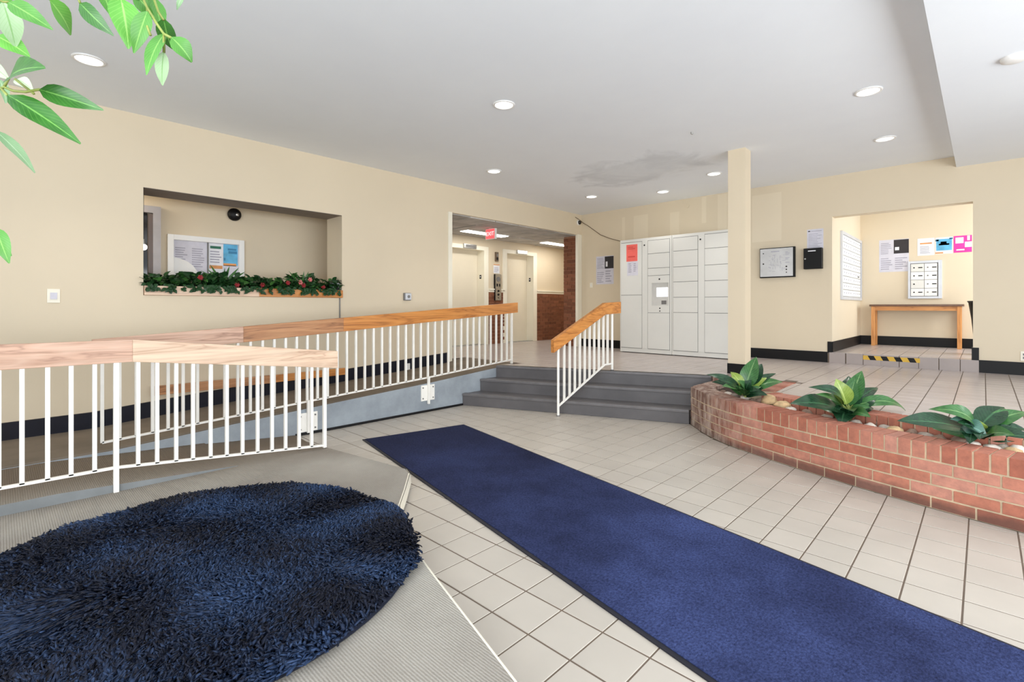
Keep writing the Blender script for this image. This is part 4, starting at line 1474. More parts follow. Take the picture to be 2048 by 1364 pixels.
def locker_unit(label, x0, x1, cols, hole):
    t = thing('parcel_locker', label, 'locker', ((x0 + x1) / 2, LY + 0.3, ZU), 'parcel lockers')
    b = MB().box(x0, x1, LY, LY + 0.6, ZU + 0.012, 2.492)
    b.build('body', m_locker, t, bevel=0.004)
    g = MB().box(x0 + 0.02, x1 - 0.02, LY + 0.05, LY + 0.55, ZU, ZU + 0.012).build('foot', m_black, t)
    for cx0, cx1, zs in cols:
        bk = MB().box(cx0 - 0.005, cx1 + 0.005, LY - 0.0015, LY + 0.001, zs[0] - 0.005, zs[-1] + 0.005).build('door_gap', m_lockgap, t)
        for z0, z1 in zip(zs, zs[1:]):
            if abs(z0 - 1.183) < 0.001 and abs(z1 - 1.828) < 0.001:
                continue
            MB().box(cx0, cx1, LY - 0.009, LY - 0.001, z0 + 0.0035, z1 - 0.0035).build('door', m_locker, t, bevel=0.002)
    MB().box(hole[2], hole[3], LY - 0.006, LY, 0.56, 2.44).build('spine_panel', m_locker, t, bevel=0.002)
    MB().cyl((hole[0], LY - 0.006, hole[1]), (hole[0], LY - 0.011, hole[1]), 0.013, n=14).build('lens', m_black, t)
    return t


lk1 = locker_unit('left white parcel locker unit with the lit control screen', -4.79, -3.798,
                  [(-4.765, -4.352, [0.555, 1.497, 2.44]), (-4.234, -3.835, [0.555, 1.183, 1.828, 1.955, 2.209, 2.44])], (-4.30, 2.368, -4.345, -4.24))
lk2 = locker_unit('right white parcel locker unit partly hidden by the column', -3.792, -2.80,
                  [(-3.765, -3.35, [0.555, 1.192, 1.447, 1.704, 1.954, 2.218, 2.44]), (-3.234, -2.826, [0.555, 1.187, 1.443, 1.704, 1.955, 2.22, 2.45])], (-3.305, 2.376, -3.343, -3.24))
cp = MB()
cp.box(-4.234, -4.16, LY - 0.009, LY - 0.001, 1.186, 1.825).box(-3.853, -3.835, LY - 0.009, LY - 0.001, 1.186, 1.825)
cp.box(-4.16, -3.853, LY - 0.009, LY - 0.001, 1.186, 1.308).box(-4.16, -3.853, LY - 0.009, LY - 0.001, 1.698, 1.825)
c_ = cp.build('control_panel', m_locker, lk1)
MB().box(-4.16, -3.853, LY - 0.004, LY - 0.0016, 1.308, 1.698).build('recess', soft_mat('recess_grey', (206, 205, 200), 0.5), c_)
MB().box(-4.07, -3.863, LY - 0.007, LY - 0.004, 1.461, 1.616).build('screen', m_screen, c_)
MB().box(-3.98, -3.89, LY - 0.006, LY - 0.004, 1.33, 1.395).build('card_reader', m_grey, c_)
for x, z, r in ((-4.016, 1.762, 0.014), (-4.008, 1.262, 0.012), (-4.008, 1.215, 0.01)):
    MB().cyl((x, LY - 0.009, z), (x, LY - 0.012, z), r, n=12).build('lens', m_black, c_)
sheet('notice', 'bright red paper taped to the left parcel locker', 'notice', 'y', LY - 0.009, -4.655, -4.435, 2.10, 2.40, m_red, lines(0.15, 0.85, 0.9, 0.7, 2, soft_mat('red_print', (206, 70, 64)), 1) + lines(0.15, 0.8, 0.35, 0.2, 1, soft_mat('red_print', (206, 70, 64)), 2))
sheet('notice', 'white paper below the red one on the left parcel locker', 'notice', 'y', LY - 0.009, -4.64, -4.425, 1.845, 2.098, m_paper2, lines(0.12, 0.45, 0.9, 0.2, 5, m_ink, 3) + lines(0.6, 0.9, 0.9, 0.25, 5, m_ink, 4))

# ------------------------------------------------------------------ things on the back wall
WB = YB
sheet('notice', 'white notice with black picture square on the wall beside the left parcel locker', 'notice', 'y', WB, -5.73, -5.317, 1.745, 2.312, m_paper2,
      lines(0.06, 0.48, 0.95, 0.55, 9, m_ink, 5) + lines(0.06, 0.48, 0.45, 0.05, 6, m_ink, 6) + lines(0.54, 0.94, 0.5, 0.06, 5, m_ink, 7) + [(0.5, 1.0, 0.55, 0.98, m_dink), (0.56, 0.66, 0.62, 0.8, m_paper)])
t = MB().box(-5.883, -5.815, WB - 0.008, WB, 1.684, 1.784).build('light_switch', m_cream, bevel=0.003)
tag(t, 'cream light switch left of the notice on the back wall', 'switch')
MB().box(-5.858, -5.84, WB - 0.016, WB - 0.006, 1.715, 1.75).build('toggle', m_white, t)
t = thing('map_case', 'thin black-framed wall case showing a white plan, right of the column', 'display case', (-2.34, WB - 0.03, 1.75))
MB().box(-2.585, -2.085, WB - 0.055, WB, 1.745, 2.212).build('case', m_black, t, bevel=0.004)
pn = MB().box(-2.577, -2.11, WB - 0.0585, WB - 0.05, 1.762, 2.2).build('plan_sheet', soft_mat('plan_white', (206, 206, 206), 0.35), t)
pm = MB()
for i in range(26):
    x, z = random.uniform(-2.46, -2.24), random.uniform(1.84, 2.1)
    pm.box(x, x + random.uniform(0.01, 0.05), WB - 0.0592, WB - 0.0585, z, z + 0.004)
for i in range(14):
    x, z = random.uniform(-2.44, -2.26), random.uniform(1.82, 2.05)
    pm.box(x, x + 0.004, WB - 0.0592, WB - 0.0585, z, z + random.uniform(0.02, 0.08))
for z in (2.13, 2.11, 2.09, 2.04, 2.02, 1.97):
    pm.box(-2.215, -2.215 + random.uniform(0.03, 0.06), WB - 0.0592, WB - 0.0585, z, z + 0.008)
pm.box(-2.42, -2.30, WB - 0.0592, WB - 0.0585, 2.145, 2.158)
pm.build('plan_lines', m_ink, pn)
pm = MB()
for x, z, r in ((-2.53, 1.965, 0.012), (-2.2, 1.91, 0.013), (-2.2, 1.865, 0.011), (-2.2, 1.82, 0.009), (-2.53, 2.13, 0.009)):
    pm.cyl((x, WB - 0.0585, z), (x, WB - 0.0598, z), r, n=10)
pm.build('plan_symbols', m_dink, pn)
sheet('notice', 'white letter sheet above the black wall box', 'notice', 'y', WB, -1.933, -1.72, 2.15, 2.452, m_paper2,
      lines(0.1, 0.92, 0.8, 0.08, 9, m_ink, 8, 0.3) + [(0.06, 0.2, 0.88, 0.93, m_dink), (0.25, 0.9, 0.885, 0.915, m_ink)])
t = thing('drop_box', 'black metal wall box with slot, below the letter sheet', 'box', (-1.84, WB - 0.05, 1.852))
MB().box(-1.961, -1.722, WB - 0.09, WB, 1.852, 2.162).build('case', m_black, t, bevel=0.008)
MB().box(-1.90, -1.80, WB - 0.092, WB - 0.089, 2.112, 2.126).build('slot_label', m_paper, t)
MB().cyl((-1.938, WB - 0.09, 2.005), (-1.938, WB - 0.094, 2.005), 0.012, n=12).build('lock', m_steel, t)
t = MB().box(0.315, 0.385, WB - 0.008, WB, 0.64, 0.755).build('wall_outlet', m_cream, bevel=0.003)
tag(t, 'cream socket plate low on the wall at the right picture edge', 'outlet')
MB().box(0.335, 0.365, WB - 0.01, WB - 0.007, 0.665, 0.69).box(0.335, 0.365, WB - 0.01, WB - 0.007, 0.705, 0.73).build('socket', m_grey, t)

# ------------------------------------------------------------------ left wall fittings
t = MB().box(XL, XL + 0.008, 0.305, 0.392, 1.322, 1.448).build('light_switch', m_cream, bevel=0.003)
tag(t, 'cream switch plate on the left wall near the picture edge', 'switch')
MB().box(XL + 0.007, XL + 0.016, 0.325, 0.372, 1.355, 1.415).build('rocker', m_paper2, t)
t = thing('call_button', 'small grey square call button on the left wall beside the lobby opening', 'button', (XL, 4.135, 1.378))
MB().box(XL, XL + 0.03, 4.075, 4.195, 1.378, 1.49).build('back_box', m_grey, t, bevel=0.012)
MB().box(XL + 0.028, XL + 0.042, 4.092, 4.192, 1.388, 1.484).build('face_plate', m_alu, t, bevel=0.006)
MB().cyl((XL + 0.041, 4.145, 1.436), (XL + 0.047, 4.145, 1.436), 0.022, n=16).build('push_button', m_grey, t)
t = MB().box(XL, XL + 0.024, 4.125, 4.18, 0.35, 0.46).build('wall_outlet', m_white, bevel=0.003)
tag(t, 'white socket low on the left wall behind the long railing', 'outlet')
t = MB().cyl((XL + 0.008, 3.097, 1.10), (XL + 0.008, 3.097, 1.403), 0.008, n=8).build('conduit', m_grey)
tag(t, 'thin grey vertical conduit under the right end of the flower box', 'conduit')


def dome(name, label, c, r, nrm):
    n = Vector(nrm)
    t = thing(name, label, 'camera', c)
    p = Vector(c)
    MB().cyl(p, p + n * r * 0.5, r, r * 0.95, 20).build('housing', m_white if 'white' in label else m_black, t, smooth=False, bevel=0.004)
    MB().ball(p + n * r * 0.5, r * 0.8, r * 0.8, r * 0.8, 18, 10).build('lens_dome', m_glass, t, smooth=True)
    return t


dome('security_camera', 'white round security camera high in the wall corner by the lockers', (XL, 8.36, 3.04), 0.055, (1, 0, 0))
cb = MB().tube([(XL + 0.006, 8.25, 3.14), (XL + 0.006, 8.44, 3.09), (XL + 0.05, YB - 0.008, 3.04), (-5.93, YB - 0.008, 2.97), (-5.625, YB - 0.008, 2.75), (-5.4, YB - 0.02, 2.655), (-5.194, YB - 0.05, 2.59), (-4.95, 8.3, 2.52), (-4.78, 8.2, 2.497)], 0.006, 6).build('cable', soft_mat('brown_cable', (104, 84, 60)), smooth=True)
tag(cb, 'thin brown cable drooping along the back wall from the corner camera to the lockers', 'cable')
t = thing('security_camera', 'dark dome camera under the ceiling of the opening with the flower box', 'camera', (CXB, 2.12, 2.482))
MB().ball((CXB + 0.035, 2.12, 2.482), 0.06, 0.082, 0.082, 20, 12).build('housing', m_black, t, smooth=True)
MB().ball((CXB + 0.078, 2.135, 2.478), 0.02, 0.03, 0.03, 14, 8).build('lens', m_steel, t, smooth=True)

# ------------------------------------------------------------------ flower box in the opening
fb = thing('flower_box', 'long wooden box on the sill of the wall opening, filled with dark greenery', 'planter box', (XL - 0.15, 2.07, NZ0))
MB().box(XL - 0.02, XL + 0.02, NY0 + 0.005, 2.1, NZ0 + 0.002, NZ0 + 0.098).build('front_board', m_oak_pale, fb, bevel=0.003)
MB().box(XL - 0.02, XL + 0.02, 2.1, NY1 + 0.005, NZ0 + 0.002, NZ0 + 0.1).build('front_board', m_oak, fb, bevel=0.003)
MB().box(XL - 0.3, XL - 0.02, NY0 + 0.01, NY1 - 0.01, NZ0 + 0.002, NZ0 + 0.03).box(XL - 0.32, XL - 0.3, NY0 + 0.01, NY1 - 0.01, NZ0 + 0.002, NZ0 + 0.095).build('tray', m_oak_mid, fb)
MB().box(XL - 0.3, XL - 0.02, NY0 + 0.01, NY1 - 0.01, NZ0 + 0.03, NZ0 + 0.08).build('soil', m_soil, fb)


def garland(label, y0, y1, n, h, spiky=None, blooms=()):
    t = thing('flowering_plant', label, 'plant', (XL - 0.13, (y0 + y1) / 2, NZ0 + 0.08), 'plants in the flower box')
    leaves = MB()
    leaves.uv = []
    l2 = MB()
    l2.uv = []
    for i in range(n):
        x = XL - 0.14 + random.uniform(-0.13, 0.16)
        y = random.uniform(y0, y1)
        zz = NZ0 + 0.1 + random.uniform(0, 1) ** 1.3 * h
        if x > XL + 0.0:
            zz = min(zz, NZ0 + 0.15 + random.uniform(-0.02, 0.06))
            x = max(x, XL + 0.024)
        a = random.uniform(0, 2 * PI)
        L = random.uniform(0.055, 0.1)
        el = random.uniform(-0.5, 0.9)
        T = (x + L * math.cos(a) * math.cos(el), y + L * math.sin(a) * math.cos(el), zz + L * math.sin(el))
        if T[0] > XL - 0.02 and T[2] < NZ0 + 0.1:
            T = (max(T[0], XL + 0.024), T[1], T[2])
        tgt = leaves if random.random() < 0.7 else l2
        q = leaf_mb((x, y, zz), T, L * random.uniform(0.5, 0.75), 0.006, 0.25, 4, 2, (random.uniform(-0.2, 1), random.uniform(-0.6, 0.6), 1))
        tgt.add(q.v, q.f)
        tgt.uv += q.uv
    # a few sprays hang over the front board
    for k in range(max(1, n // 26)):
        y = random.uniform(y0 + 0.03, y1 - 0.03)
        for i in range(5):
            z = NZ0 + 0.1 - i * 0.014 + 0.02
            B = (XL + 0.03, y + random.uniform(-0.03, 0.03), z)
            T = (XL + 0.035 + random.uniform(0, 0.02), B[1] + random.uniform(-0.05, 0.05), z - random.uniform(0.02, 0.05))
            q = leaf_mb(B, T, 0.036, 0.004, 0.2, 4, 2, (1, 0, 0.3))
            leaves.add(q.v, q.f)
            leaves.uv += q.uv
    struct(leaves.build('foliage', m_garl, t, smooth=True), 'stuff')
    if l2.v:
        struct(l2.build('foliage', m_garl2, t, smooth=True), 'stuff')
    if spiky:
        for k in range(9):
            a = PI * (k / 8.0) + random.uniform(-0.1, 0.1)
            L = random.uniform(0.2, 0.28)
            B = (XL - 0.12, spiky, NZ0 + 0.1)
            T = (XL - 0.12 + random.uniform(-0.06, 0.08), spiky + L * math.cos(a) * 0.95, NZ0 + 0.12 + L * (0.45 + 0.55 * math.sin(a)))
            leaf_mb(B, T, 0.036, 0.02, 0.2, 6, 2, (1, 0, 0.6)).build('long_leaf', m_garl2, t, smooth=True)
    for y, z, pk in blooms:
        fl = MB()
        for k in range(3):
            for j in range(6):
                a = j * PI / 3 + k * 0.5
                r = 0.033 - 0.008 * k
                c = Vector((XL + 0.03 + 0.006 * k, y, z))
                d = Vector((0.25, math.cos(a), math.sin(a))).normalized()
                q = leaf_mb(c, c + d * r, 0.026, 0.004, 0.3, 3, 2, (1, 0, 0))
                fl.add(q.v, q.f)
        fl.build('bloom', m_flower2 if pk else m_flower, t, smooth=True)


def nb(u, v):      # position in the opening by fractions of its width and height
    return NY0 + (NY1 - NY0) * u, NZ0 + (NZ1 - NZ0) * v


gw = (NY1 - NY0 - 0.06) / 7
names = ['leftmost plant of the flower box, dark leaves only', 'second plant from the left in the flower box, dark leaves below the notice case', 'plant with long pointed leaves in front of the notice case, one red bloom',
         'middle plant of the flower box with a red bloom at its front', 'plant right of the middle of the flower box with a dark red bloom', 'tall dark plant toward the right end of the flower box with pink blooms', 'rightmost plant of the flower box beside the slotted silver box']
for i in range(7):
    y0 = NY0 + 0.02 + gw * i
    garland(names[i], y0 - 0.02, y0 + gw + 0.02, 210 if i != 3 else 170, (0.09, 0.12, 0.12, 0.11, 0.1, 0.17, 0.12)[i], (y0 + gw * 0.45) if i in (2, 5) else None,
            {1: [(1.5, 1.60, 0)], 2: [(1.86, 1.535, 0)], 3: [(2.13, 1.54, 0)], 4: [(2.42, 1.575, 0)], 5: [(2.57, 1.585, 1), (2.69, 1.625, 1), (2.61, 1.55, 0)], 6: [(2.86, 1.535, 0)]}.get(i, ()))
t = thing('slotted_box', 'small slotted silver box at the right end of the flower box', 'box', (XL - 0.1, 3.06, NZ0 + 0.1))
MB().box(XL - 0.16, XL - 0.04, 2.985, 3.12, NZ0 + 0.082, NZ0 + 0.2).build('case', m_black, t, bevel=0.004)
for k in range(4):
    MB().box(XL - 0.039, XL - 0.033, 2.99, 3.115, NZ0 + 0.14 + k * 0.015, NZ0 + 0.147 + k * 0.015).build('slat', m_alu, t)

# door and notice case behind the opening
d = MB().box(CXB, CXB + 0.03, 0.2, 1.2, ZU, 2.375)
dr_ = struct(d.build('door_1', m_glass))
fr = MB().box(CXB, CXB + 0.06, 1.25, 1.325, ZU, 2.46).box(CXB, CXB + 0.06, 0.1, 1.25, 2.38, 2.46)
fr.build('door_frame', soft_mat('grey_door_frame', (176, 172, 174), 0.4), dr_)
MB().box(CXB + 0.03, CXB + 0.05, 1.205, 1.249, ZU, 2.37).build('door_stile', soft_mat('brown_stile', (96, 80, 72), 0.4), dr_)
MB().cyl((CXB + 0.05, 1.15, 1.3), (CXB + 0.09, 1.15, 1.3), 0.02, n=10).build('door_handle', m_steel, dr_)
t = thing('globe_reflection', 'small glowing globe in place of a lamp reflected in the corridor door glass', 'lamp', (-6.85, 1.13, 1.96))
MB().ball((-6.85, 1.135, 1.96), 0.036, nu=18, nv=12).build('globe', m_globe, t, smooth=True)  # globe added to stand for a reflection in the door glass
MB().cyl((-6.85, 1.135, 1.99), (-6.85, 1.135, 2.05), 0.018, 0.012, 12).build('socket', m_steel, t)
MB().cyl((-6.85, 1.135, 2.05), (-6.85, 1.135, 2.75), 0.004, n=6).build('cord', m_black, t)

t = thing('notice_case', 'white-framed glazed notice case behind the flower box', 'notice board', (CXB + 0.02, 1.8, 1.62))
a0, a1, z0, z1 = 1.395, 2.235, 1.60, 2.155
fw = 0.062
MB().box(CXB, CXB + 0.05, a0, a0 + fw, z0, z1).box(CXB, CXB + 0.05, a1 - fw, a1, z0, z1).box(CXB, CXB + 0.05, a0 + fw, a1 - fw, z1 - fw, z1).box(CXB, CXB + 0.05, a0 + fw, a1 - fw, z0, z0 + fw).build('frame', m_white, t, bevel=0.004)
MB().box(CXB, CXB + 0.01, a0 + fw, a1 - fw, z0 + fw, z1 - fw).build('back_panel', m_paper2, t)
MB().box(CXB + 0.01, CXB + 0.03, 1.815, 1.828, z0 + fw, z1 - fw).build('divider', m_grey, t)
PX_ = CXB + 0.011
sheet('posted_sheet', 'wide pale printed sheet at the left in the notice case', 'notice', 'x', PX_, 1.462, 1.81, 1.74, 2.06, m_paper2, lines(0.04, 0.42, 0.86, 0.1, 9, m_ink, 9) + lines(0.54, 0.95, 0.86, 0.1, 9, m_ink, 10))
sheet('posted_sheet', 'white sheet with a green heading and an orange band in the notice case', 'notice', 'x', PX_, 1.832, 1.995, 1.67, 2.085, m_paper, lines(0.1, 0.9, 0.8, 0.4, 5, m_ink, 11) + [(0.1, 0.85, 0.85, 0.93, m_green), (0.05, 0.95, 0.24, 0.34, m_orange)])
sheet('posted_sheet', 'blue picture poster at the right in the notice case', 'notice', 'x', PX_, 1.998, 2.165, 1.67, 2.09, m_blue, [(0, 1, 0, 0.36, m_paper2), (0.0, 0.9, 0.34, 0.42, m_orange), (0.35, 0.95, 0.72, 0.8, m_dblue), (0.3, 0.9, 0.82, 0.88, m_dblue), (0.02, 0.14, 0.5, 0.58, m_dblue)])
cv = MB()
cv.add([(PX_ + 0.004, 1.462, 1.665), (PX_ + 0.004, 1.462, 1.885), (PX_ + 0.012, 1.53, 1.87), (PX_ + 0.02, 1.6, 1.84), (PX_ + 0.022, 1.66, 1.79), (PX_ + 0.02, 1.70, 1.73), (PX_ + 0.014, 1.72, 1.665)], [(0, 6, 5, 4, 3, 2, 1)])
cv.add([(PX_ + 0.001, 1.462, 1.665), (PX_ + 0.001, 1.462, 1.88), (PX_ + 0.009, 1.53, 1.865), (PX_ + 0.017, 1.6, 1.835), (PX_ + 0.019, 1.66, 1.785), (PX_ + 0.017, 1.70, 1.725), (PX_ + 0.011, 1.72, 1.665)], [(0, 1, 2, 3, 4, 5, 6)])
tag(cv.build('curved_white_piece', m_white), 'white curved piece at the lower left in the notice case', 'paper')  # white curved outline over the lower left of the case

# ------------------------------------------------------------------ lifts
def lift(y0, y1, label, lit):
    t = thing('elevator', label, 'elevator', (LX, (y0 + y1) / 2, ZU))
    f = MB().box(LX - 0.2, LX + 0.02, y0 - 0.13 if y0 > 7 else y0 - 0.12, y0, ZU, 2.595).box(LX - 0.2, LX + 0.02, y1, y1 + 0.13, ZU, 2.595).box(LX - 0.2, LX + 0.02, y0, y1, 2.508, 2.595)
    f.build('door_frame', m_cream, t, bevel=0.004)
    MB().box(LX - 0.24, LX - 0.205, y0 - 0.02, y1 + 0.02, ZU, 2.53).build('door_panel', m_doorc, t)
    MB().box(LX - 0.2, LX, y0, y1, ZU + 0.0, ZU + 0.008).build('door_sill', m_steel, t)
    c = (y0 + y1) / 2 if not lit else 8.5
    if not lit:
        c = 6.875
    s = MB().box(LX + 0.02, LX + 0.05, c - 0.175, c + 0.175, 2.52, 2.607).build('floor_indicator', m_steel, t, bevel=0.003)
    MB().box(LX + 0.05, LX + 0.053, c - 0.12, c + 0.12, 2.54, 2.588).build('indicator_window', m_lit_sign if lit else m_grey, s)
    b = MB().box(LX - 0.125, LX - 0.075, y1 - 0.006, y1, 1.9, 1.985).build('floor_plate', m_black, t)
    MB().box(LX - 0.108, LX - 0.092, y1 - 0.008, y1 - 0.006, 1.93, 1.96).build('plate_mark', m_paper, b)


lift(e1y0, e1y1, 'left cream elevator door with a steel floor indicator above it', False)
lift(e2y0, e2y1, 'right cream elevator door with a lit white floor indicator above it', True)
t = thing('call_station', 'tall steel elevator call panel between the two elevator doors', 'call panel', (LX, 7.69, 1.43))
MB().box(LX + 0.012, LX + 0.05, 7.598, 7.785, 1.428, 2.012).build('back_box', m_black, t)
fp = MB().box(LX + 0.05, LX + 0.058, 7.606, 7.785, 1.432, 2.008).build('face_plate', m_steel, t, bevel=0.003)
for z in (1.56, 1.64):
    MB().cyl((LX + 0.058, 7.695, z), (LX + 0.068, 7.695, z), 0.024, n=14).build('button', m_black, fp)
MB().box(LX + 0.058, LX + 0.062, 7.64, 7.675, 1.74, 1.8).box(LX + 0.058, LX + 0.062, 7.715, 7.75, 1.74, 1.8).build('key_slot', m_black, fp)
MB().cyl((LX + 0.058, 7.695, 1.9), (LX + 0.064, 7.695, 1.9), 0.055, n=20).build('emblem_disc', m_grey, fp)
MB().cyl((LX + 0.058, 7.695, 1.49), (LX + 0.066, 7.695, 1.49), 0.012, n=10).build('key_switch', m_black, fp)
sheet('notice', 'small white sheet above the elevator call panel', 'notice', 'x', LX, 7.598, 7.785, 2.035, 2.235, m_paper, lines(0.1, 0.9, 0.7, 0.1, 4, m_ink, 12) + [(0.0, 1.0, 0.9, 1.0, m_orange)])
t = thing('hall_lantern', 'small dark signal lamp high between the elevator doors', 'lamp', (LX, 7.675, 2.3))
MB().box(LX, LX + 0.04, 7.635, 7.72, 2.298, 2.505).build('back_plate', soft_mat('bronze_plate', (116, 100, 84), 0.4, metal=0.3), t, bevel=0.003)
MB().box(LX + 0.04, LX + 0.05, 7.655, 7.70, 2.33, 2.385).build('lamp_window', m_black, t)
MB().box(LX + 0.04, LX + 0.05, 7.655, 7.70, 2.405, 2.46).build('lamp_window', m_grey, t)

# exit sign and fluorescent fittings in the lobby
t = thing('exit_sign', 'red glowing EXIT sign hanging from the lobby ceiling', 'exit sign', (-6.7, 6.42, 2.55))
MB().box(-6.83, -6.575, 6.402, 6.45, 2.558, 2.757).build('housing', m_white, t, bevel=0.004)
MB().box(-6.815, -6.59, 6.396, 6.402, 2.57, 2.745).build('face', m_exit, t)
MB().box(-6.75, -6.65, 6.41, 6.44, 2.755, 2.782).build('ceiling_mount', m_white, t)
fc_ = bpy.data.curves.new('exit_letters', 'FONT')
fc_.body = 'EXIT'
fc_.size = 0.105
fc_.align_x = 'CENTER'
fc_.align_y = 'CENTER'
fc_.extrude = 0.0015
tmp = bpy.data.objects.new('exit_letters', fc_)
COL.objects.link(tmp)
bpy.context.view_layer.update()
me = bpy.data.meshes.new_from_object(tmp)
bpy.data.objects.remove(tmp)
me.materials.clear()
me.materials.append(m_exitw)
put('letters', me, (-6.7025, 6.3945, 2.657), t, rot=(PI / 2, 0, 0))
for y0, y1, lab in ((6.2, 7.35, 'left fluorescent ceiling fitting behind the exit sign'), (8.58, 9.75, 'right fluorescent ceiling fitting in the elevator lobby')):
    t = thing('fluorescent_light', lab, 'ceiling light', (-7.24, (y0 + y1) / 2, 2.74))
    MB().box(-7.36, -7.12, y0, y1, 2.757, 2.779).build('housing', m_white, t)
    MB().box(-7.345, -7.135, y0 + 0.015, y1 - 0.015, 2.748, 2.757).build('diffuser', m_fluo, t)
    L_ = area_light('fluorescent_glow', (-7.24, (y0 + y1) / 2, 2.74), (-7.24, (y0 + y1) / 2, 0), 0.2, 1.1, 9, (1, 0.98, 0.93))

# ------------------------------------------------------------------ recessed ceiling lamps
cans = [(-5.028, 0.489, 'nearest recessed ceiling lamp, by the leaves at the upper left'), (-3.296, 3.329, 'recessed ceiling lamp over the middle of the runner mat'),
        (-5.01, 4.859, 'recessed ceiling lamp in front of the lobby opening'), (-4.939, 7.156, 'leftmost of the recessed lamps near the parcel lockers'), (-3.865, 7.672, 'middle one of the recessed lamps near the parcel lockers'),
        (-2.812, 7.146, 'recessed ceiling lamp just left of the column top'), (-0.744, 5.37, 'large bright recessed lamp right of the column, near the ceiling beam'), (-0.817, 7.014, 'dim recessed lamp right of the column, nearer the back wall')]
for x, y, lab in cans:
    t = thing('recessed_lamp', lab, 'ceiling lamp', (x, y, ZC - 0.012), 'recessed ceiling lamps')
    MB().lathe((x, y, ZC), [(0.085, -0.001), (0.106, -0.001), (0.104, -0.008), (0.088, -0.012), (0.084, -0.006)], 32).build('trim_ring', m_white, t, smooth=True)
    MB().lathe((x, y, ZC), [(0.0, -0.004), (0.086, -0.004), (0.086, -0.0005), (0.0, -0.0005)], 32).build('diffuser', m_can if 'dim' not in lab else emit_mat('dim_can_glow', (250, 250, 248), 1.6), t)
    dl = bpy.data.lights.new('can_light', 'SPOT')
    dl.energy = 34 if 'dim' not in lab else 6
    dl.spot_size = math.radians(104)
    dl.spot_blend = 0.8
    dl.shadow_soft_size = 0.08
    dl.color = (1, 0.96, 0.9)
    lo = bpy.data.objects.new('can_light', dl)
    lo.location = (x, y, ZC - 0.03)
    COL.objects.link(lo)
t = thing('smoke_detector', 'white flat ceiling detector under the beam at the right picture edge', 'smoke detector', (0.16, 5.03, 3.03))
MB().lathe((0.16, 5.03, 3.07), [(0.0, -0.032), (0.05, -0.032), (0.075, -0.02), (0.08, 0.0)], 28).build('cover', m_white, t, smooth=True)
hk = MB().tube([(-2.33, 5.28, ZC), (-2.33, 5.28, ZC - 0.02), (-2.315, 5.28, ZC - 0.03), (-2.30, 5.28, ZC - 0.022)], 0.005, 6).build('ceiling_hook', m_steel, smooth=True)
tag(hk, 'tiny metal hook in the ceiling left of the column', 'hook')

# ------------------------------------------------------------------ mail room
MY = 10.75
tb = thing('console_table', 'narrow wooden console table under the mailboxes in the mail room', 'table', (-0.83, 10.57, MZ0))
MB().box(-1.43, -0.225, 10.40, 10.735, 1.295, 1.327).build('tabletop', m_oak_mid and soft_mat('dark_table_top', (104, 70, 46), 0.3, 20, 0.1), tb, bevel=0.003)
MB().box(-1.40, -0.255, 10.43, 10.45, 1.225, 1.295).build('apron', m_oak_x, tb)
for x in (-1.4, -0.305):
    MB().box(x, x + 0.02, 10.45, 10.69, 1.235, 1.295).build('apron', m_oak, tb)
wl = wood_mat('orange_oak_upright', (222, 158, 92), (206, 138, 76), (168, 104, 52), axis=2)
for x in (-1.405, -0.305):
    for y in (10.42, 10.68):
        MB().box(x, x + 0.05, y, y + 0.05, MZ0, 1.295).build('leg', wl, tb, bevel=0.003)

mb = thing('mailbox_panel', 'white panel of eight small mailboxes set in the mail room back wall above the table', 'mailboxes', (-0.713, MY, 1.425))
x0, x1, z0, z1 = -0.935, -0.497, 1.425, 2.06
MB().box(x0, -0.905, MY - 0.03, MY, z0, z1).box(-0.545, x1, MY - 0.03, MY, z0, z1).box(-0.905, -0.545, MY - 0.03, MY, z0, 1.462).box(-0.905, -0.545, MY - 0.03, MY, 2.02, z1).build('frame', m_alu, mb, bevel=0.003)
MB().box(-0.905, -0.545, MY - 0.01, MY, 1.462, 2.02).build('back_plate', m_grey, mb)
zs = [1.467, 1.598, 1.742, 1.879, 2.014]
xs = [-0.9, -0.722, -0.555]
for i in range(4):
    for j in range(2):
        dm = m_locker if (i, j) in ((3, 0), (1, 0)) else m_white
        d = MB().box(xs[j] + 0.003, xs[j + 1] - 0.003, MY - 0.024, MY - 0.012, zs[i] + 0.003, zs[i + 1] - 0.003).build('mailbox_door', dm, mb, bevel=0.002)
        zc = (zs[i] + zs[i + 1]) / 2
        MB().cyl((xs[j] + 0.045, MY - 0.024, zc), (xs[j] + 0.045, MY - 0.028, zc), 0.011, n=10).build('lock', m_black if j == 0 else m_grey, d)
        if (i, j) != (1, 0):
            MB().box(xs[j] + 0.1, xs[j] + 0.155, MY - 0.026, MY - 0.0235, zc - 0.008, zc + 0.008).build('name_slot', m_black, d)

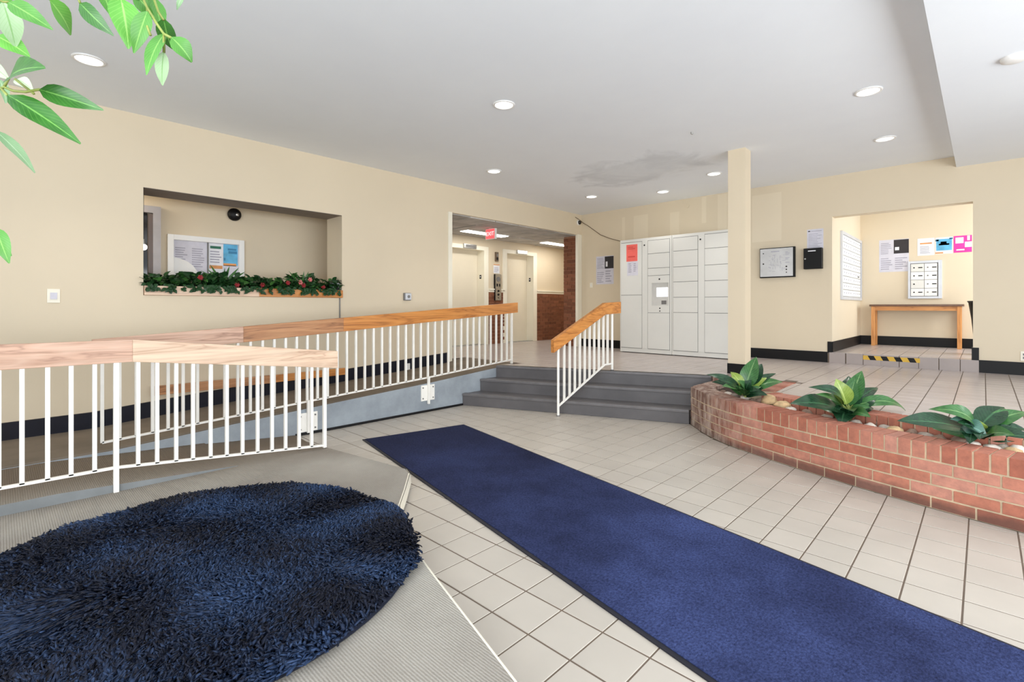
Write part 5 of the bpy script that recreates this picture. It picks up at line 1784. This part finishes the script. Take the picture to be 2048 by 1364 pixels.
wm = thing('mailbox_wall', 'tall grey-white panel of mailbox doors on the left wall of the mail room', 'mailboxes', (MX0, 9.9, 1.4))
MB().box(MX0, MX0 + 0.03, 9.04, 9.09, 1.40, 2.47).box(MX0, MX0 + 0.03, 10.68, 10.735, 1.40, 2.47).box(MX0, MX0 + 0.03, 9.09, 10.68, 1.40, 1.45).box(MX0, MX0 + 0.03, 9.09, 10.68, 2.42, 2.47).build('frame', m_alu, wm, bevel=0.003)
MB().box(MX0, MX0 + 0.008, 9.09, 10.68, 1.45, 2.42).build('back_plate', m_grey, wm)
rows = 9
for i in range(rows):
    za, zb = 1.453 + i * 0.1073, 1.453 + (i + 1) * 0.1073
    for ya, yb in ((9.095, 9.88), (9.885, 10.62)):
        d = MB().box(MX0 + 0.01, MX0 + 0.022, ya, yb - 0.006, za + 0.004, zb - 0.004).build('mailbox_door', m_white, wm, bevel=0.002)
        s = MB()
        for k in range(4):
            yy = ya + 0.1 + k * 0.17
            s.box(MX0 + 0.022, MX0 + 0.024, yy, yy + 0.07, za + 0.05, za + 0.064)
        s.build('name_slot', m_ink, d)
MB().box(MX0 + 0.022, MX0 + 0.03, 10.36, 10.46, 1.80, 1.815).build('parcel_slot', m_black, wm)

sheet('notice', 'white notice with a dark picture corner on the mail room wall, left of the mailboxes', 'notice', 'y', MY, -1.335, -0.925, 1.895, 2.455, m_paper2,
      lines(0.06, 0.45, 0.92, 0.55, 7, m_ink, 13) + lines(0.06, 0.46, 0.45, 0.06, 6, m_ink, 14) + lines(0.54, 0.95, 0.45, 0.06, 6, m_ink, 15) +
      [(0.5, 1.0, 0.56, 0.985, m_dink), (0.54, 0.68, 0.66, 0.76, m_paper)], th=0.002)
cp_ = sheet('notice', 'white sheet with orange heading beside the blue poster in the mail room', 'notice', 'y', MY, -0.812, -0.592, 2.148, 2.435, m_paper,
            lines(0.15, 0.85, 0.55, 0.1, 6, m_ink, 16) + [(0.15, 0.85, 0.66, 0.74, m_orange)])
sheet('notice', 'pale blue poster between the white sheet and the magenta poster in the mail room', 'notice', 'y', MY, -0.582, -0.366, 2.16, 2.43, m_paper,
      [(0.05, 0.95, 0.2, 0.9, m_blue), (0.2, 0.8, 0.52, 0.62, m_dblue), (0.3, 0.65, 0.62, 0.74, m_dblue), (0.0, 0.45, 0.02, 0.1, m_orange), (0.0, 0.2, 0.78, 0.88, m_dblue), (0.8, 1.0, 0.86, 0.95, m_dblue)])
sheet('notice', 'magenta and white poster at the right edge of the mail room opening', 'notice', 'y', MY, -0.356, -0.14, 2.165, 2.435, m_pink,
      [(0.1, 0.55, 0.55, 0.9, m_paper), (0.62, 1.0, 0.3, 0.62, m_paper), (0.15, 0.6, 0.12, 0.2, m_paper), (0.75, 0.9, 0.7, 0.98, m_paper)])
tape = thing('hazard_tape', 'yellow and black striped tape along the top of the mail room step', 'tape', (-0.92, YB - 0.026, 0.54))
MB().box(-1.232, -0.612, YB - 0.0262, YB - 0.0242, 0.543, 0.602).build('tape_strip', m_yellow, tape)
sm = MB()
for i in range(4):
    x = -1.18 + i * 0.145
    sm.add([(x, YB - 0.0268, 0.602), (x + 0.07, YB - 0.0268, 0.602), (x + 0.10, YB - 0.0268, 0.543), (x + 0.03, YB - 0.0268, 0.543)], [(0, 1, 2, 3)])
sm.build('stripes', m_black, tape)
wb = thing('waste_bin', 'black tapered waste bin with a grey bag, half hidden behind the mail room opening', 'waste bin', (0.03, 9.45, MZ0))
MB().lathe((0.03, 9.45, MZ0), [(0.0, 0.0), (0.12, 0.0), (0.135, 0.2), (0.16, 0.5), (0.19, 0.72), (0.205, 0.745), (0.195, 0.75), (0.17, 0.7), (0.0, 0.6)], 28).build('body', m_black, wb, smooth=True)
MB().ball((0.045, 9.45, 1.36), 0.15, 0.15, 0.085, 18, 10, lambda q: 1 + 0.12 * mnoise.noise(q * 2.5)).build('bag', soft_mat('grey_bag', (108, 112, 130), 0.5), wb, smooth=True)

# light in the corridor behind the flower box: its ceiling fitting, out of sight to the left
cl = thing('corridor_light', 'plain ceiling fitting in the corridor behind the flower box, out of sight', 'ceiling light', (-6.78, 0.3, 2.72))
MB().box(-6.95, -6.6, -0.1, 0.7, 2.715, 2.75).build('diffuser', m_fluo, cl)
area_light('corridor_glow', (-6.78, 0.3, 2.7), (-6.9, 1.2, 1.4), 0.3, 0.7, 14, (1, 0.97, 0.9))
